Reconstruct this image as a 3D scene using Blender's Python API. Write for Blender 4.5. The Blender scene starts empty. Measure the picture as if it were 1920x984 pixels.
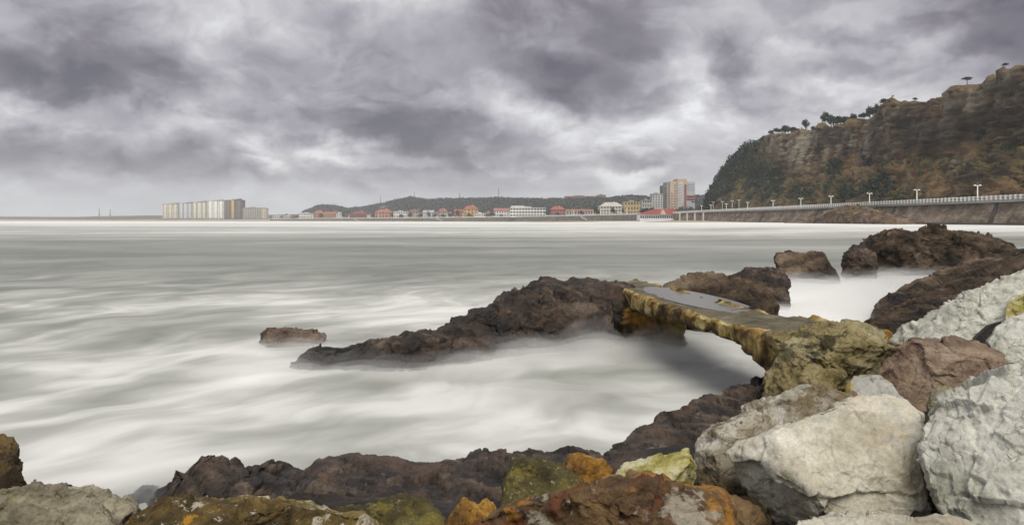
import bpy, bmesh, math, random
import numpy as np

# ------------------------------------------------------------------ camera, sky, sun
scene = bpy.context.scene
F, CX, HY, CAMZ = 1300.0, 960.0, 412.0, 3.0          # focal length in photo pixels, centre column, horizon row, eye height
cam_data = bpy.data.cameras.new('camera')
cam = bpy.data.objects.new('camera', cam_data)
scene.collection.objects.link(cam)
cam.location = (0, 0, CAMZ)
cam.rotation_euler = (math.radians(90), 0, 0)
cam_data.sensor_width = 36.0
cam_data.lens = F / 1920 * 36
cam_data.shift_y = -(492 - HY) / 1920
cam_data.clip_start, cam_data.clip_end = 0.05, 20000
scene.camera = cam
scene.view_settings.view_transform = 'Standard'
scene.view_settings.look = 'None'
scene.view_settings.exposure = 1.02
scene.view_settings.gamma = 1.0
scene.view_settings.use_curve_mapping = False
cy = scene.cycles
cy.max_bounces, cy.diffuse_bounces, cy.glossy_bounces = 6, 3, 2
cy.transparent_max_bounces, cy.transmission_bounces, cy.volume_bounces = 16, 2, 3
cy.use_denoising = True

SUN_EL, SUN_AZ = math.radians(54), math.radians(168)   # azimuth clockwise from +Y (straight ahead)
sun_dir = (math.sin(SUN_AZ) * math.cos(SUN_EL), math.cos(SUN_AZ) * math.cos(SUN_EL), math.sin(SUN_EL))
sl = bpy.data.lights.new('sun', 'SUN')
sl.energy, sl.angle, sl.color = 1.5, math.radians(34), (1.0, 0.935, 0.84)
so = bpy.data.objects.new('sun', sl)
scene.collection.objects.link(so)
import mathutils
so.rotation_euler = mathutils.Vector(sun_dir).to_track_quat('Z', 'Y').to_euler()


class NT:
    """small helper for writing node trees"""
    def __init__(self, tree):
        self.t = tree
        tree.nodes.clear()

    def n(self, kind, ins=None, **props):
        nd = self.t.nodes.new(kind)
        for k, v in props.items():
            setattr(nd, k, v)
        for k, v in (ins or {}).items():
            self.set(nd, k, v)
        return nd

    def set(self, nd, k, v):
        s = nd.inputs[k]
        if hasattr(v, 'is_output') or isinstance(v, bpy.types.NodeSocket):
            self.t.links.new(v, s)
        else:
            s.default_value = v

    def math(self, op, a, b=None, c=None, clamp=False):
        nd = self.n('ShaderNodeMath', operation=op, use_clamp=clamp)
        self.set(nd, 0, a)
        if b is not None: self.set(nd, 1, b)
        if c is not None: self.set(nd, 2, c)
        return nd.outputs[0]

    def vmath(self, op, a, b=None, out=0):
        nd = self.n('ShaderNodeVectorMath', operation=op)
        self.set(nd, 0, a)
        if b is not None:
            if op == 'SCALE': self.set(nd, 'Scale', b)
            else: self.set(nd, 1, b)
        return nd.outputs[out]

    def smooth(self, v, a, b, lo=0.0, hi=1.0, interp='SMOOTHSTEP'):
        nd = self.n('ShaderNodeMapRange', interpolation_type=interp)
        self.set(nd, 'Value', v)
        for k, x in (('From Min', a), ('From Max', b), ('To Min', lo), ('To Max', hi)):
            self.set(nd, k, x)
        return nd.outputs[0]

    def noise(self, vec, scale, detail=6.0, rough=0.55, distort=0.0, out='Fac', lac=2.0):
        nd = self.n('ShaderNodeTexNoise', {'Vector': vec, 'Scale': scale, 'Detail': detail,
                                           'Roughness': rough, 'Distortion': distort, 'Lacunarity': lac})
        return nd.outputs[out]

    def mix(self, fac, a, b, blend='MIX'):
        nd = self.n('ShaderNodeMix', data_type='RGBA', blend_type=blend)
        self.set(nd, 0, fac)
        for i, v in ((6, a), (7, b)):
            if isinstance(v, tuple) and len(v) == 3: v = (*v, 1.0)
            self.set(nd, i, v)
        return nd.outputs[2]

    def ramp(self, fac, stops, interp='LINEAR'):
        nd = self.n('ShaderNodeValToRGB')
        cr = nd.color_ramp
        cr.interpolation = interp
        while len(cr.elements) > 1:
            cr.elements.remove(cr.elements[0])
        cr.elements[0].position = stops[0][0]
        cr.elements[0].color = (*stops[0][1], 1)
        for p, c in stops[1:]:
            e = cr.elements.new(p)
            e.color = (*c, 1)
        self.set(nd, 0, fac)
        return nd.outputs[0]


def lin(r, g, b):
    """sRGB 0..255 to linear"""
    def f(c):
        c /= 255.0
        return c / 12.92 if c <= 0.04045 else ((c + 0.055) / 1.055) ** 2.4
    return (f(r), f(g), f(b))


# ---- overcast sky: Nishita behind a broken deck of cloud
world = bpy.data.worlds.new('World')
scene.world = world
world.use_nodes = True
w = NT(world.node_tree)
tc = w.n('ShaderNodeTexCoord').outputs['Generated']
sky = w.n('ShaderNodeTexSky', sky_type='NISHITA', sun_disc=False)
sky.sun_elevation, sky.sun_rotation = SUN_EL, SUN_AZ
dn = w.vmath('NORMALIZE', tc)
sep = w.n('ShaderNodeSeparateXYZ', {0: dn})
zc = w.math('MAXIMUM', sep.outputs[2], 0.0)
inv = w.math('DIVIDE', 1.0, w.math('ADD', zc, 0.40))
deck = w.n('ShaderNodeCombineXYZ', {0: w.math('MULTIPLY', sep.outputs[0], inv),
                                    1: w.math('MULTIPLY', sep.outputs[1], inv), 2: 3.7}).outputs[0]
warpc = w.noise(deck, 1.5, 4.0, 0.55, out='Color')
deckw = w.vmath('ADD', deck, w.vmath('SCALE', w.vmath('SUBTRACT', warpc, (0.5, 0.5, 0.5)), 0.42))
big = w.noise(deckw, 1.0, 5.0, 0.52)
med = w.noise(deckw, 3.0, 6.0, 0.56)
fine = w.noise(deckw, 9.0, 6.0, 0.6)
t = w.math('ADD', w.math('MULTIPLY', w.math('SUBTRACT', big, 0.5), 0.50),
           w.math('MULTIPLY', w.math('SUBTRACT', med, 0.5), 0.55))
t = w.math('ADD', t, w.math('MULTIPLY', w.math('SUBTRACT', fine, 0.5), 0.34))
puff = w.noise(w.vmath('ADD', deckw, (17.0, 5.0, 2.0)), 2.4, 7.0, 0.55)
t = w.math('ADD', t, w.smooth(puff, 0.44, 0.58, -0.085, 0.085))
puff2 = w.noise(w.vmath('ADD', deckw, (3.0, 31.0, 8.0)), 6.0, 6.0, 0.55)
t = w.math('ADD', t, w.smooth(puff2, 0.44, 0.58, -0.055, 0.055))
t = w.math('ADD', t, 0.605)
# the cloud masses of this sky, each at its own bearing and height
def wob_(sc_, am_): return w.vmath('SCALE', w.vmath('SUBTRACT', w.noise(dn, sc_, 5.0, 0.6, out='Color'), (0.5, 0.5, 0.5)), am_)
wd = w.vmath('ADD', w.vmath('ADD', dn, wob_(4.5, 0.15)), wob_(16.0, 0.045))
CLOUDS = [  # pixel x, y, half width, half height, amount
    (-20, 70, 430, 120, -0.28), (240, 150, 230, 75, -0.20), (60, 150, 150, 40, -0.16), (60, 285, 330, 52, -0.20), (330, 310, 160, 28, -0.14),
    (680, 150, 280, 130, -0.15), (640, 235, 190, 48, -0.20), (850, 262, 210, 50, -0.27), (980, 300, 140, 20, -0.18), (600, 322, 170, 16, -0.14),
    (1050, 40, 230, 150, -0.30), (1090, 135, 160, 62, -0.24), (960, 60, 90, 90, -0.10),
    (1385, 130, 62, 85, -0.20), (1450, 195, 75, 45, -0.24), (1400, 60, 60, 40, -0.10), (1960, 30, 170, 190, -0.55),
    (1190, 285, 110, 24, -0.16), (1560, 60, 90, 24, -0.14), (1720, 40, 90, 26, -0.14), (1640, 110, 90, 18, -0.12), (1800, 120, 90, 30, -0.14), (1540, 140, 60, 20, -0.10),
    (415, 150, 55, 95, 0.16), (150, 205, 220, 26, 0.12), (600, 275, 190, 24, 0.22), (430, 240, 150, 26, 0.14), (740, 305, 120, 18, 0.18),
    (1290, 135, 62, 90, 0.22), (1310, 165, 25, 20, 0.16), (1030, 215, 90, 50, 0.10), (1190, 322, 80, 22, 0.30), (930, 205, 30, 60, 0.16), (250, 358, 420, 20, 0.10),
    (1620, 165, 130, 40, 0.12), (1470, 90, 70, 20, 0.10),
]
for (px, py, rx, ry, amt) in CLOUDS:
    v = np.array([(px - CX) / F, 1.0, (HY - py) / F]); L = np.linalg.norm(v); v = v / L
    dv = w.vmath('SUBTRACT', wd, tuple(v))
    sx, sz = 1.0 / (rx / F / L), 1.0 / (ry / F / L)
    ln = w.vmath('LENGTH', w.vmath('MULTIPLY', dv, (sx, sx, sz)), out=1)
    t = w.math('ADD', t, w.smooth(ln, 1.28, 0.36, 0.0, amt))
cloud = w.ramp(t, [(0.0, lin(80, 78, 88)), (0.24, lin(108, 104, 112)), (0.45, lin(140, 137, 145)),
                   (0.64, lin(166, 165, 169)), (0.85, lin(200, 200, 202)), (1.0, lin(222, 223, 224))])
haz = w.smooth(sep.outputs[2], 0.01, 0.085, 0.6, 0.0)
cloud = w.mix(haz, cloud, lin(166, 170, 173))
skyc = w.vmath('SCALE', sky.outputs[0], 0.09)
cover = w.smooth(t, 0.75, 1.1, 0.97, 0.80)
col = w.mix(cover, skyc, cloud)
bg = w.n('ShaderNodeBackground', {'Color': col, 'Strength': 0.715})
w.n('ShaderNodeOutputWorld', {'Surface': bg.outputs[0]})

# ------------------------------------------------------------------ helpers
COL = scene.collection
rng = np.random.default_rng(7)


def px(x, y, d):
    return np.array([(x - CX) / F * d, d, CAMZ - (y - HY) / F * d])


def on_level(x, y, z=0.0):
    return px(x, y, (CAMZ - z) * F / (y - HY))


def H(ix, iy, iz, seed):
    with np.errstate(over='ignore'):
        h = (ix.astype(np.uint32) * np.uint32(374761393)) ^ (iy.astype(np.uint32) * np.uint32(668265263)) ^ \
            (iz.astype(np.uint32) * np.uint32(2246822519)) ^ np.uint32((seed * 3266489917 + 374761) & 0xffffffff)
        h = (h ^ (h >> np.uint32(15))) * np.uint32(2246822519)
        h = (h ^ (h >> np.uint32(13))) * np.uint32(3266489917)
        return h ^ (h >> np.uint32(16))


def perlin(p, seed=0):
    i = np.floor(p).astype(np.int64)
    f = p - i
    u = f * f * f * (f * (f * 6 - 15) + 10)
    out = np.zeros(len(p))
    for dx in (0, 1):
        wx = u[:, 0] if dx else 1 - u[:, 0]
        for dy in (0, 1):
            wy = u[:, 1] if dy else 1 - u[:, 1]
            for dz in (0, 1):
                wz = u[:, 2] if dz else 1 - u[:, 2]
                h = H(i[:, 0] + dx, i[:, 1] + dy, i[:, 2] + dz, seed)
                gx = (h & np.uint32(1023)).astype(float) / 511.5 - 1
                gy = ((h >> np.uint32(10)) & np.uint32(1023)).astype(float) / 511.5 - 1
                gz = ((h >> np.uint32(20)) & np.uint32(1023)).astype(float) / 511.5 - 1
                out += wx * wy * wz * (gx * (f[:, 0] - dx) + gy * (f[:, 1] - dy) + gz * (f[:, 2] - dz))
    return out


def fbm(p, octaves=5, seed=0, gain=0.5, ridged=False):
    p = np.asarray(p, float)
    a, s, tot = 1.0, np.zeros(len(p)), 0.0
    for o in range(octaves):
        v = perlin(p, seed + o * 17)
        s += a * ((0.5 - 2 * np.abs(v)) if ridged else v)
        tot += a
        a *= gain
        p = p * 2.03 + 11.3
    return s / tot * 1.6


def facets(p, seed=0):
    """chipped rock: every cell is a tilted plane; returns the offset and the edge distance"""
    i = np.floor(p).astype(np.int64)
    best = np.full(len(p), 1e9); second = best.copy()
    off = np.zeros(len(p))
    for dx in (-1, 0, 1):
        for dy in (-1, 0, 1):
            for dz in (-1, 0, 1):
                c = i + np.array([dx, dy, dz])
                h = H(c[:, 0], c[:, 1], c[:, 2], seed)
                h2 = H(c[:, 0], c[:, 1], c[:, 2], seed + 91)
                r = [((h >> np.uint32(k)) & np.uint32(1023)).astype(float) / 1023 for k in (0, 10, 20)]
                g = [((h2 >> np.uint32(k)) & np.uint32(1023)).astype(float) / 511.5 - 1 for k in (0, 10, 20)]
                q = p - (c + np.stack(r, 1))
                d = (q ** 2).sum(1)
                o = q[:, 0] * g[0] + q[:, 1] * g[1] + q[:, 2] * g[2] + 0.35 * g[0] * g[1]
                nb = d < best
                second = np.where(nb, best, np.minimum(second, d))
                off = np.where(nb, o, off)
                best = np.where(nb, d, best)
    return off, np.sqrt(second) - np.sqrt(best)


def link(o, parent=None, label=None, cat=None, group=None, kind=None):
    if o.name not in COL.objects: COL.objects.link(o)
    if parent is not None: o.parent = parent
    if label: o['label'] = label
    if cat: o['category'] = cat
    if group: o['group'] = group
    if kind: o['kind'] = kind
    return o


def empty(name, loc, rz=0.0, **kw):
    o = bpy.data.objects.new(name, None)
    o.location = loc
    o.rotation_euler = (0, 0, rz)
    o.empty_display_size = 0.1
    return link(o, **kw)


def mesh_np(name, verts, faces, mat=None, smooth=True, attrs=None, loc=None, **kw):
    """faces: (n,k) int array"""
    verts = np.asarray(verts, float)
    faces = np.asarray(faces, np.int32)
    if loc is not None: verts = verts - np.asarray(loc, float)
    me = bpy.data.meshes.new(name)
    k = faces.shape[1]
    me.vertices.add(len(verts)); me.vertices.foreach_set('co', verts.astype(np.float32).ravel())
    me.loops.add(faces.size); me.loops.foreach_set('vertex_index', faces.ravel())
    me.polygons.add(len(faces))
    me.polygons.foreach_set('loop_start', np.arange(0, faces.size, k, dtype=np.int32))
    me.polygons.foreach_set('use_smooth', np.full(len(faces), smooth))
    me.update(calc_edges=True)
    me.validate()
    for an, av in (attrs or {}).items():
        a = me.attributes.new(an, 'FLOAT', 'POINT')
        a.data.foreach_set('value', np.asarray(av, np.float32))
    if mat: me.materials.append(mat)
    o = bpy.data.objects.new(name, me)
    if loc is not None and kw.get('parent') is None: o.location = loc
    return link(o, **kw)


def normals(v, f):
    tri = f[:, :3]
    n = np.cross(v[tri[:, 1]] - v[tri[:, 0]], v[f[:, 2]] - v[tri[:, 0]])
    if f.shape[1] == 4:
        n = np.cross(v[f[:, 2]] - v[f[:, 0]], v[f[:, 3]] - v[f[:, 1]])
    out = np.zeros_like(v)
    for k in range(f.shape[1]):
        np.add.at(out, f[:, k], n)
    return out / np.maximum(np.linalg.norm(out, axis=1, keepdims=True), 1e-9)


def grid_faces(nu, nv, wrap_u=False):
    iu = np.arange(nu if wrap_u else nu - 1); iv = np.arange(nv - 1)
    a, b = np.meshgrid(iu, iv, indexing='ij')
    a2 = (a + 1) % nu
    return np.stack([a * nv + b, a2 * nv + b, a2 * nv + b + 1, a * nv + b + 1], -1).reshape(-1, 4)


_ico = {}
def ico(level):
    if level not in _ico:
        bm = bmesh.new()
        bmesh.ops.create_icosphere(bm, subdivisions=level, radius=1.0)
        bm.verts.index_update()
        v = np.array([x.co[:] for x in bm.verts]); f = np.array([[y.index for y in x.verts] for x in bm.faces])
        bm.free()
        _ico[level] = (v, f)
    return _ico[level]


class MB:
    """collects boxes, prisms and tubes into one mesh"""
    def __init__(self):
        self.v, self.f = [], []

    def poly(self, pts, faces):
        b = len(self.v)
        self.v += [tuple(map(float, p)) for p in pts]
        self.f += [tuple(b + i for i in q) for q in faces]
        return self

    def box(self, x0, x1, y0, y1, z0, z1):
        p = [(x, y, z) for z in (z0, z1) for (x, y) in ((x0, y0), (x1, y0), (x1, y1), (x0, y1))]
        return self.poly(p, [(3, 2, 1, 0), (4, 5, 6, 7), (0, 1, 5, 4), (1, 2, 6, 5), (2, 3, 7, 6), (3, 0, 4, 7)])

    def tube(self, pts, radii, n=8, cap=True):
        pts = [np.array(p, float) for p in pts]
        rings = []
        for i, p in enumerate(pts):
            d = pts[min(i + 1, len(pts) - 1)] - pts[max(i - 1, 0)]
            d /= max(np.linalg.norm(d), 1e-9)
            a = np.cross(d, [0, 0, 1.0]) if abs(d[2]) < 0.9 else np.cross(d, [1.0, 0, 0])
            a /= np.linalg.norm(a); b = np.cross(d, a)
            rings.append([p + radii[i] * (math.cos(q) * a + math.sin(q) * b) for q in np.linspace(0, 2 * math.pi, n, endpoint=False)])
        base = [p for r in rings for p in r]
        fs = []
        for i in range(len(pts) - 1):
            for k in range(n):
                fs.append((i * n + k, i * n + (k + 1) % n, (i + 1) * n + (k + 1) % n, (i + 1) * n + k))
        if cap:
            fs.append(tuple(range(n - 1, -1, -1))); fs.append(tuple((len(pts) - 1) * n + k for k in range(n)))
        return self.poly(base, fs)

    def mesh(self, name, mat, smooth=False):
        me = bpy.data.meshes.new(name)
        me.from_pydata(self.v, [], self.f)
        if smooth: me.polygons.foreach_set('use_smooth', np.full(len(self.f), True))
        if mat: me.materials.append(mat)
        me.update()
        return me

    def build(self, name, mat, smooth=False, loc=(0, 0, 0), **kw):
        o = bpy.data.objects.new(name, self.mesh(name, mat, smooth))
        o.location = loc
        return link(o, **kw)


def share(name, me, loc, rz=0.0, scale=(1, 1, 1), **kw):
    o = bpy.data.objects.new(name, me)
    o.location = loc; o.rotation_euler = (0, 0, rz); o.scale = scale
    return link(o, **kw)


def copy_tree(o, parent=None):
    c = o.copy(); COL.objects.link(c); c.parent = parent
    for ch in list(o.children):
        copy_tree(ch, c)
    return c

# ------------------------------------------------------------------ materials
def principled(nt, color, rough=0.8, normal=None, spec=0.3, **kw):
    ins = {'Base Color': color, 'Roughness': rough, 'Specular IOR Level': spec}
    if normal is not None: ins['Normal'] = normal
    ins.update(kw)
    b = nt.n('ShaderNodeBsdfPrincipled')
    for k, v in ins.items():
        if k == 'Base Color' and isinstance(v, tuple) and len(v) == 3: v = (*v, 1)
        nt.set(b, k, v)
    nt.n('ShaderNodeOutputMaterial', {'Surface': b.outputs[0]})
    return b


def plain(name, rgb, rough=0.8, var=0.15, scale=1.5, bump=0.0, spec=0.25):
    m = bpy.data.materials.new(name); m.use_nodes = True
    nt = NT(m.node_tree)
    co = nt.n('ShaderNodeTexCoord').outputs['Object']
    a = nt.noise(co, scale, 5.0, 0.6)
    c = nt.mix(nt.smooth(a, 0.3, 0.7), tuple(x * (1 - var) for x in rgb), tuple(min(1, x * (1 + var)) for x in rgb))
    nrm = None
    if bump: nrm = nt.n('ShaderNodeBump', {'Height': nt.noise(co, scale * 4, 6.0, 0.6), 'Strength': bump, 'Distance': 0.1}).outputs[0]
    principled(nt, c, rough, nrm, spec)
    return m


def rock_mat(name, ramp, scale=1.6, patches=(), rough=0.85, bump=0.5, bump_scale=1.0, veins=0.0, vein_col=(0.1, 0.09, 0.07),
             speck=None, wet=None, strata=None, seed=0.0, spec=0.25, grain=0.25):
    """ramp: colour stops over a soft noise; patches: (colour, scale, low, high, amount) lichen or stain spots;
    veins: dark cracks; speck: (colour, scale, low, high); wet: (z_low, z_high, darkening); strata: (axis, freq, amount)"""
    m = bpy.data.materials.new(name); m.use_nodes = True
    nt = NT(m.node_tree)
    co = nt.vmath('ADD', nt.n('ShaderNodeTexCoord').outputs['Object'], (seed * 3.1, seed * 1.7, seed * 5.3))
    pos = nt.n('ShaderNodeNewGeometry').outputs['Position']
    wv = nt.vmath('ADD', co, nt.vmath('SCALE', nt.vmath('SUBTRACT', nt.noise(co, scale * 1.3, 4.0, 0.55, out='Color'), (0.5, 0.5, 0.5)), 0.55 / scale))
    n1 = nt.noise(wv, scale, 9.0, 0.62)
    if strata:
        ax, fr, am = strata
        s = nt.vmath('DOT_PRODUCT', wv, ax, out=1)
        sv = nt.n('ShaderNodeCombineXYZ', {0: nt.math('MULTIPLY', s, fr), 1: 0.0, 2: 0.0}).outputs[0]
        sn = nt.noise(nt.vmath('ADD', sv, nt.vmath('SCALE', wv, fr * 0.06)), 1.0, 5.0, 0.6)
        n1 = nt.math('ADD', n1, nt.math('MULTIPLY', nt.math('SUBTRACT', sn, 0.5), am))
    n1 = nt.math('ADD', nt.math('MULTIPLY', nt.math('SUBTRACT', n1, 0.5), 1.55), 0.5)
    fine_ = nt.noise(wv, scale * 5.5, 7.0, 0.7)
    n1 = nt.math('ADD', n1, nt.math('MULTIPLY', nt.math('SUBTRACT', fine_, 0.5), 0.55))
    c = nt.ramp(n1, ramp)
    for (pc, ps, lo, hi, amt) in patches:
        lo, hi = lo - 0.03, hi - 0.035
        q = nt.noise(nt.vmath('ADD', wv, (ps * 7.7, 3.1, ps * 2.3)), ps, 8.0, 0.66)
        c = nt.mix(nt.math('MULTIPLY', nt.smooth(q, lo, hi), amt), c, pc)
    height = nt.noise(wv, scale * 2.6 * bump_scale, 11.0, 0.66)
    if veins:
        wv2 = nt.vmath('ADD', wv, nt.vmath('SCALE', nt.vmath('SUBTRACT', nt.noise(co, scale * 4.0, 6.0, 0.65, out='Color'), (0.5, 0.5, 0.5)), 0.7 / scale))
        vo = nt.n('ShaderNodeTexVoronoi', {'Vector': wv2, 'Scale': scale * 1.7, 'Randomness': 1.0}, feature='DISTANCE_TO_EDGE')
        edge = nt.smooth(vo.outputs['Distance'], 0.0, 0.022, 1.0, 0.0)
        gate = nt.smooth(nt.noise(co, scale * 1.1, 3.0, 0.5), 0.48, 0.62)
        e = nt.math('MULTIPLY', edge, gate)
        c = nt.mix(nt.math('MULTIPLY', e, veins), c, vein_col)
        height = nt.math('SUBTRACT', height, nt.math('MULTIPLY', e, 0.35))
    if veins:
        for (cs, wd_, ca) in ((scale * 0.9, 0.009, 1.3), (scale * 2.2, 0.010, 0.7)):
            cn = nt.noise(nt.vmath('ADD', wv, (cs * 3.0, 8.0, cs)), cs, 2.5, 0.5, 0.2)
            gt = nt.smooth(nt.noise(co, cs * 1.3, 3.0, 0.5), 0.46, 0.60)
            ck = nt.math('MULTIPLY', nt.smooth(nt.math('ABSOLUTE', nt.math('SUBTRACT', cn, 0.5)), 0.0, wd_, 1.0, 0.0), gt)
            c = nt.mix(nt.math('MULTIPLY', ck, min(1.0, veins * ca)), c, vein_col)
            height = nt.math('SUBTRACT', height, nt.math('MULTIPLY', ck, 0.4))
    if speck:
        sc_, ss, lo, hi = speck
        vs = nt.noise(wv, ss, 5.0, 0.75)
        c = nt.mix(nt.smooth(vs, lo, hi), c, sc_)
        height = nt.math('ADD', height, nt.math('MULTIPLY', nt.smooth(vs, lo, hi), 0.12))
    g = nt.noise(co, scale * 26, 4.0, 0.7)
    c = nt.mix(grain, c, nt.mix(nt.smooth(g, 0.3, 0.7), (0.25, 0.24, 0.22), (1.0, 1.0, 1.0)), 'MULTIPLY')
    rg = nt.smooth(n1, 0.3, 0.7, rough - 0.12, min(1.0, rough + 0.1))
    if wet:
        z = nt.n('ShaderNodeSeparateXYZ', {0: pos}).outputs[2]
        z = nt.math('ADD', z, nt.math('MULTIPLY', nt.math('SUBTRACT', nt.noise(pos, 1.1, 5.0, 0.6), 0.5), 0.9 * (wet[1] - wet[0])))
        wf = nt.smooth(z, wet[0], wet[1], 1.0, 0.0)
        c = nt.mix(nt.math('MULTIPLY', wf, wet[2]), c, (0.012, 0.012, 0.010))
        rg = nt.math('SUBTRACT', rg, nt.math('MULTIPLY', wf, 0.35))
    height = nt.math('ADD', height, nt.math('MULTIPLY', nt.noise(co, scale * 11, 8.0, 0.7), 0.35))
    nrm = nt.n('ShaderNodeBump', {'Height': height, 'Strength': min(1.0, bump), 'Distance': 0.16 / scale}).outputs[0]
    principled(nt, c, rg, nrm, spec)
    return m


def leaf_mat(name, a, b, rough=0.75):
    m = bpy.data.materials.new(name); m.use_nodes = True
    nt = NT(m.node_tree)
    pos = nt.n('ShaderNodeNewGeometry').outputs['Position']
    oi = nt.n('ShaderNodeObjectInfo').outputs['Random']
    q = nt.math('ADD', nt.noise(pos, 0.35, 4.0, 0.7), nt.math('MULTIPLY', nt.math('SUBTRACT', oi, 0.5), 0.25))
    principled(nt, nt.mix(nt.smooth(q, 0.3, 0.7), a, b), rough, None, 0.2)
    return m
# ================================================================== the sea
WALL_X = 137.0                                        # the near promenade wall runs straight away from us at this offset


def sst(a, b, x):
    t_ = np.clip((x - a) / (b - a), 0, 1)
    return t_ * t_ * (3 - 2 * t_)


def sea_level(X, Y):
    """still water, with the wash running up against the promenade wall and the beach"""
    z = 1.55 * sst(40, 134, X) * sst(60, 150, Y)
    return z


def make_water_mat():
    m = bpy.data.materials.new('silky_sea'); m.use_nodes = True
    nt = NT(m.node_tree)
    pos = nt.n('ShaderNodeNewGeometry').outputs['Position']
    at = nt.n('ShaderNodeAttribute', attribute_name='foam').outputs['Fac']
    near = nt.n('ShaderNodeAttribute', attribute_name='near').outputs['Fac']
    # broad swirls of foam close by, long streaks further out
    wv = nt.vmath('SUBTRACT', nt.noise(pos, 0.13, 3.0, 0.5, out='Color'), (0.5, 0.5, 0.5))
    p1 = nt.vmath('ADD', pos, nt.vmath('SCALE', wv, 9.0))
    map1 = nt.n('ShaderNodeMapping', {'Vector': p1, 'Rotation': (0, 0, math.radians(48)), 'Scale': (2.2, 1.0, 1.0)}, vector_type='TEXTURE').outputs[0]
    s1 = nt.noise(map1, 0.34, 3.5, 0.5)
    s1b = nt.noise(nt.n('ShaderNodeMapping', {'Vector': p1, 'Rotation': (0, 0, math.radians(62)), 'Location': (40, 7, 0), 'Scale': (4.5, 1.0, 1.0)}, vector_type='TEXTURE').outputs[0], 1.0, 4.0, 0.5)
    map2 = nt.n('ShaderNodeMapping', {'Vector': p1, 'Scale': (0.16, 0.5, 1.0)}).outputs[0]
    s2 = nt.noise(map2, 0.15, 4.0, 0.5)
    map3 = nt.n('ShaderNodeMapping', {'Vector': pos, 'Scale': (0.10, 0.55, 1.0)}).outputs[0]
    s3 = nt.noise(map3, 0.020, 5.0, 0.55)
    f = nt.math('ADD', at, nt.math('MULTIPLY', nt.math('SUBTRACT', s1, 0.5), nt.math('MULTIPLY', near, 1.7)))
    f = nt.math('ADD', f, nt.math('MULTIPLY', nt.math('SUBTRACT', s1b, 0.5), nt.math('MULTIPLY', near, 0.75)))
    f = nt.math('ADD', f, nt.math('MULTIPLY', nt.math('SUBTRACT', s2, 0.5), 1.0))
    f = nt.math('ADD', f, nt.math('MULTIPLY', nt.math('SUBTRACT', s3, 0.5), nt.math('SUBTRACT', 1.2, nt.math('MULTIPLY', near, 1.0))))
    c = nt.ramp(f, [(0.02, (0.17, 0.18, 0.155)), (0.28, (0.28, 0.29, 0.26)), (0.5, (0.39, 0.40, 0.375)),
                    (0.72, (0.58, 0.585, 0.56)), (1.0, (0.72, 0.725, 0.70))])
    hgt = nt.math('ADD', s1, nt.math('MULTIPLY', s1b, 0.3))
    nrm = nt.n('ShaderNodeBump', {'Height': hgt, 'Strength': 0.12, 'Distance': 0.35}).outputs[0]
    rg = nt.smooth(f, 0.1, 0.6, 0.42, 0.8)
    principled(nt, c, rg, nrm, 0.3)
    return m


FOAM = [  # photo pixel of the patch on the water, half sizes in metres, amount of foam
    (480, 700, 1.5, 3.0, 0.30), (440, 560, 5, 5, 0.16), (250, 690, 3, 3.0, 0.16), (120, 800, 3, 2.0, 0.12), (760, 570, 4, 5, 0.18),
    (350, 860, 3, 1.2, 0.14), (720, 800, 2.4, 1.6, 0.12), (1000, 830, 1.8, 1.6, 0.20), (1380, 700, 1.4, 2.4, 0.22),
    (1600, 585, 3, 6, 0.40), (1500, 560, 3, 8, 0.25), (1250, 780, 1.4, 1.2, 0.18),
    (900, 705, 1.8, 1.1, -0.28), (1150, 690, 1.6, 1.6, -0.10), (640, 720, 1.3, 1.2, -0.14), (20, 570, 5, 7, -0.16), (330, 740, 1.6, 1.0, -0.16),
    (560, 800, 1.6, 0.8, -0.12), (870, 790, 1.0, 1.2, -0.14), (1060, 760, 1.0, 1.2, -0.08),
    (700, 500, 30, 14, -0.06), (1150, 490, 30, 20, -0.10), (100, 470, 30, 20, -0.10), (700, 462, 90, 30, -0.10), (1300, 450, 90, 40, -0.10),
    (1650, 436, 60, 30, 0.10), (1500, 425, 60, 120, 0.25), (900, 430, 200, 90, 0.12),
]
nu, nv = 420, 520
uu = np.linspace(-1, 1, nu); uu = np.sign(uu) * (0.78 * np.abs(uu) + 1.6 * np.abs(uu) ** 4)
yy = np.concatenate([np.geomspace(3.0, 60, nv - 160), np.geomspace(60, 3600, 161)[1:]])
U, Yg = np.meshgrid(uu, yy, indexing='ij')
Xg = U * (Yg + 3)
X, Y = Xg.ravel(), Yg.ravel()
pxy = np.stack([X, Y, np.zeros_like(X)], 1)
foam = np.full(len(X), 0.47)
wob = fbm(pxy * 0.25, 4, 5)
for (fx, fy, rx, ry, amt) in FOAM:
    c = on_level(fx, fy)
    q = ((X - c[0]) / rx) ** 2 + ((Y - c[1]) / ry) ** 2
    foam += amt * np.exp(-q * (1 + 0.6 * wob))
foam += -0.13 * sst(22, 45, Y) * (1 - sst(95, 190, Y))            # calmer grey water further out
foam += 0.30 * sst(190, 380, Y + 60 * wob + .25 * X) + 0.26 * sst(430, 620, Y + 0.10 * X)  # surf on the far beach
foam += 0.30 * sst(75, 120, X) * sst(80, 140, Y)
near = 1 - sst(16, 60, Y)
Z = sea_level(X, Y) + 0.05 * fbm(pxy * np.array([0.25, 0.6, 1]), 3, 3) * (1 - 0.8 * sst(25, 60, Y))
SEA = make_water_mat()
mesh_np('sea', np.stack([X, Y, Z], 1), grid_faces(nu, nv), SEA, attrs={'foam': foam, 'near': near},
        label='milky grey sea with streaks of white foam', kind='structure')

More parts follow.
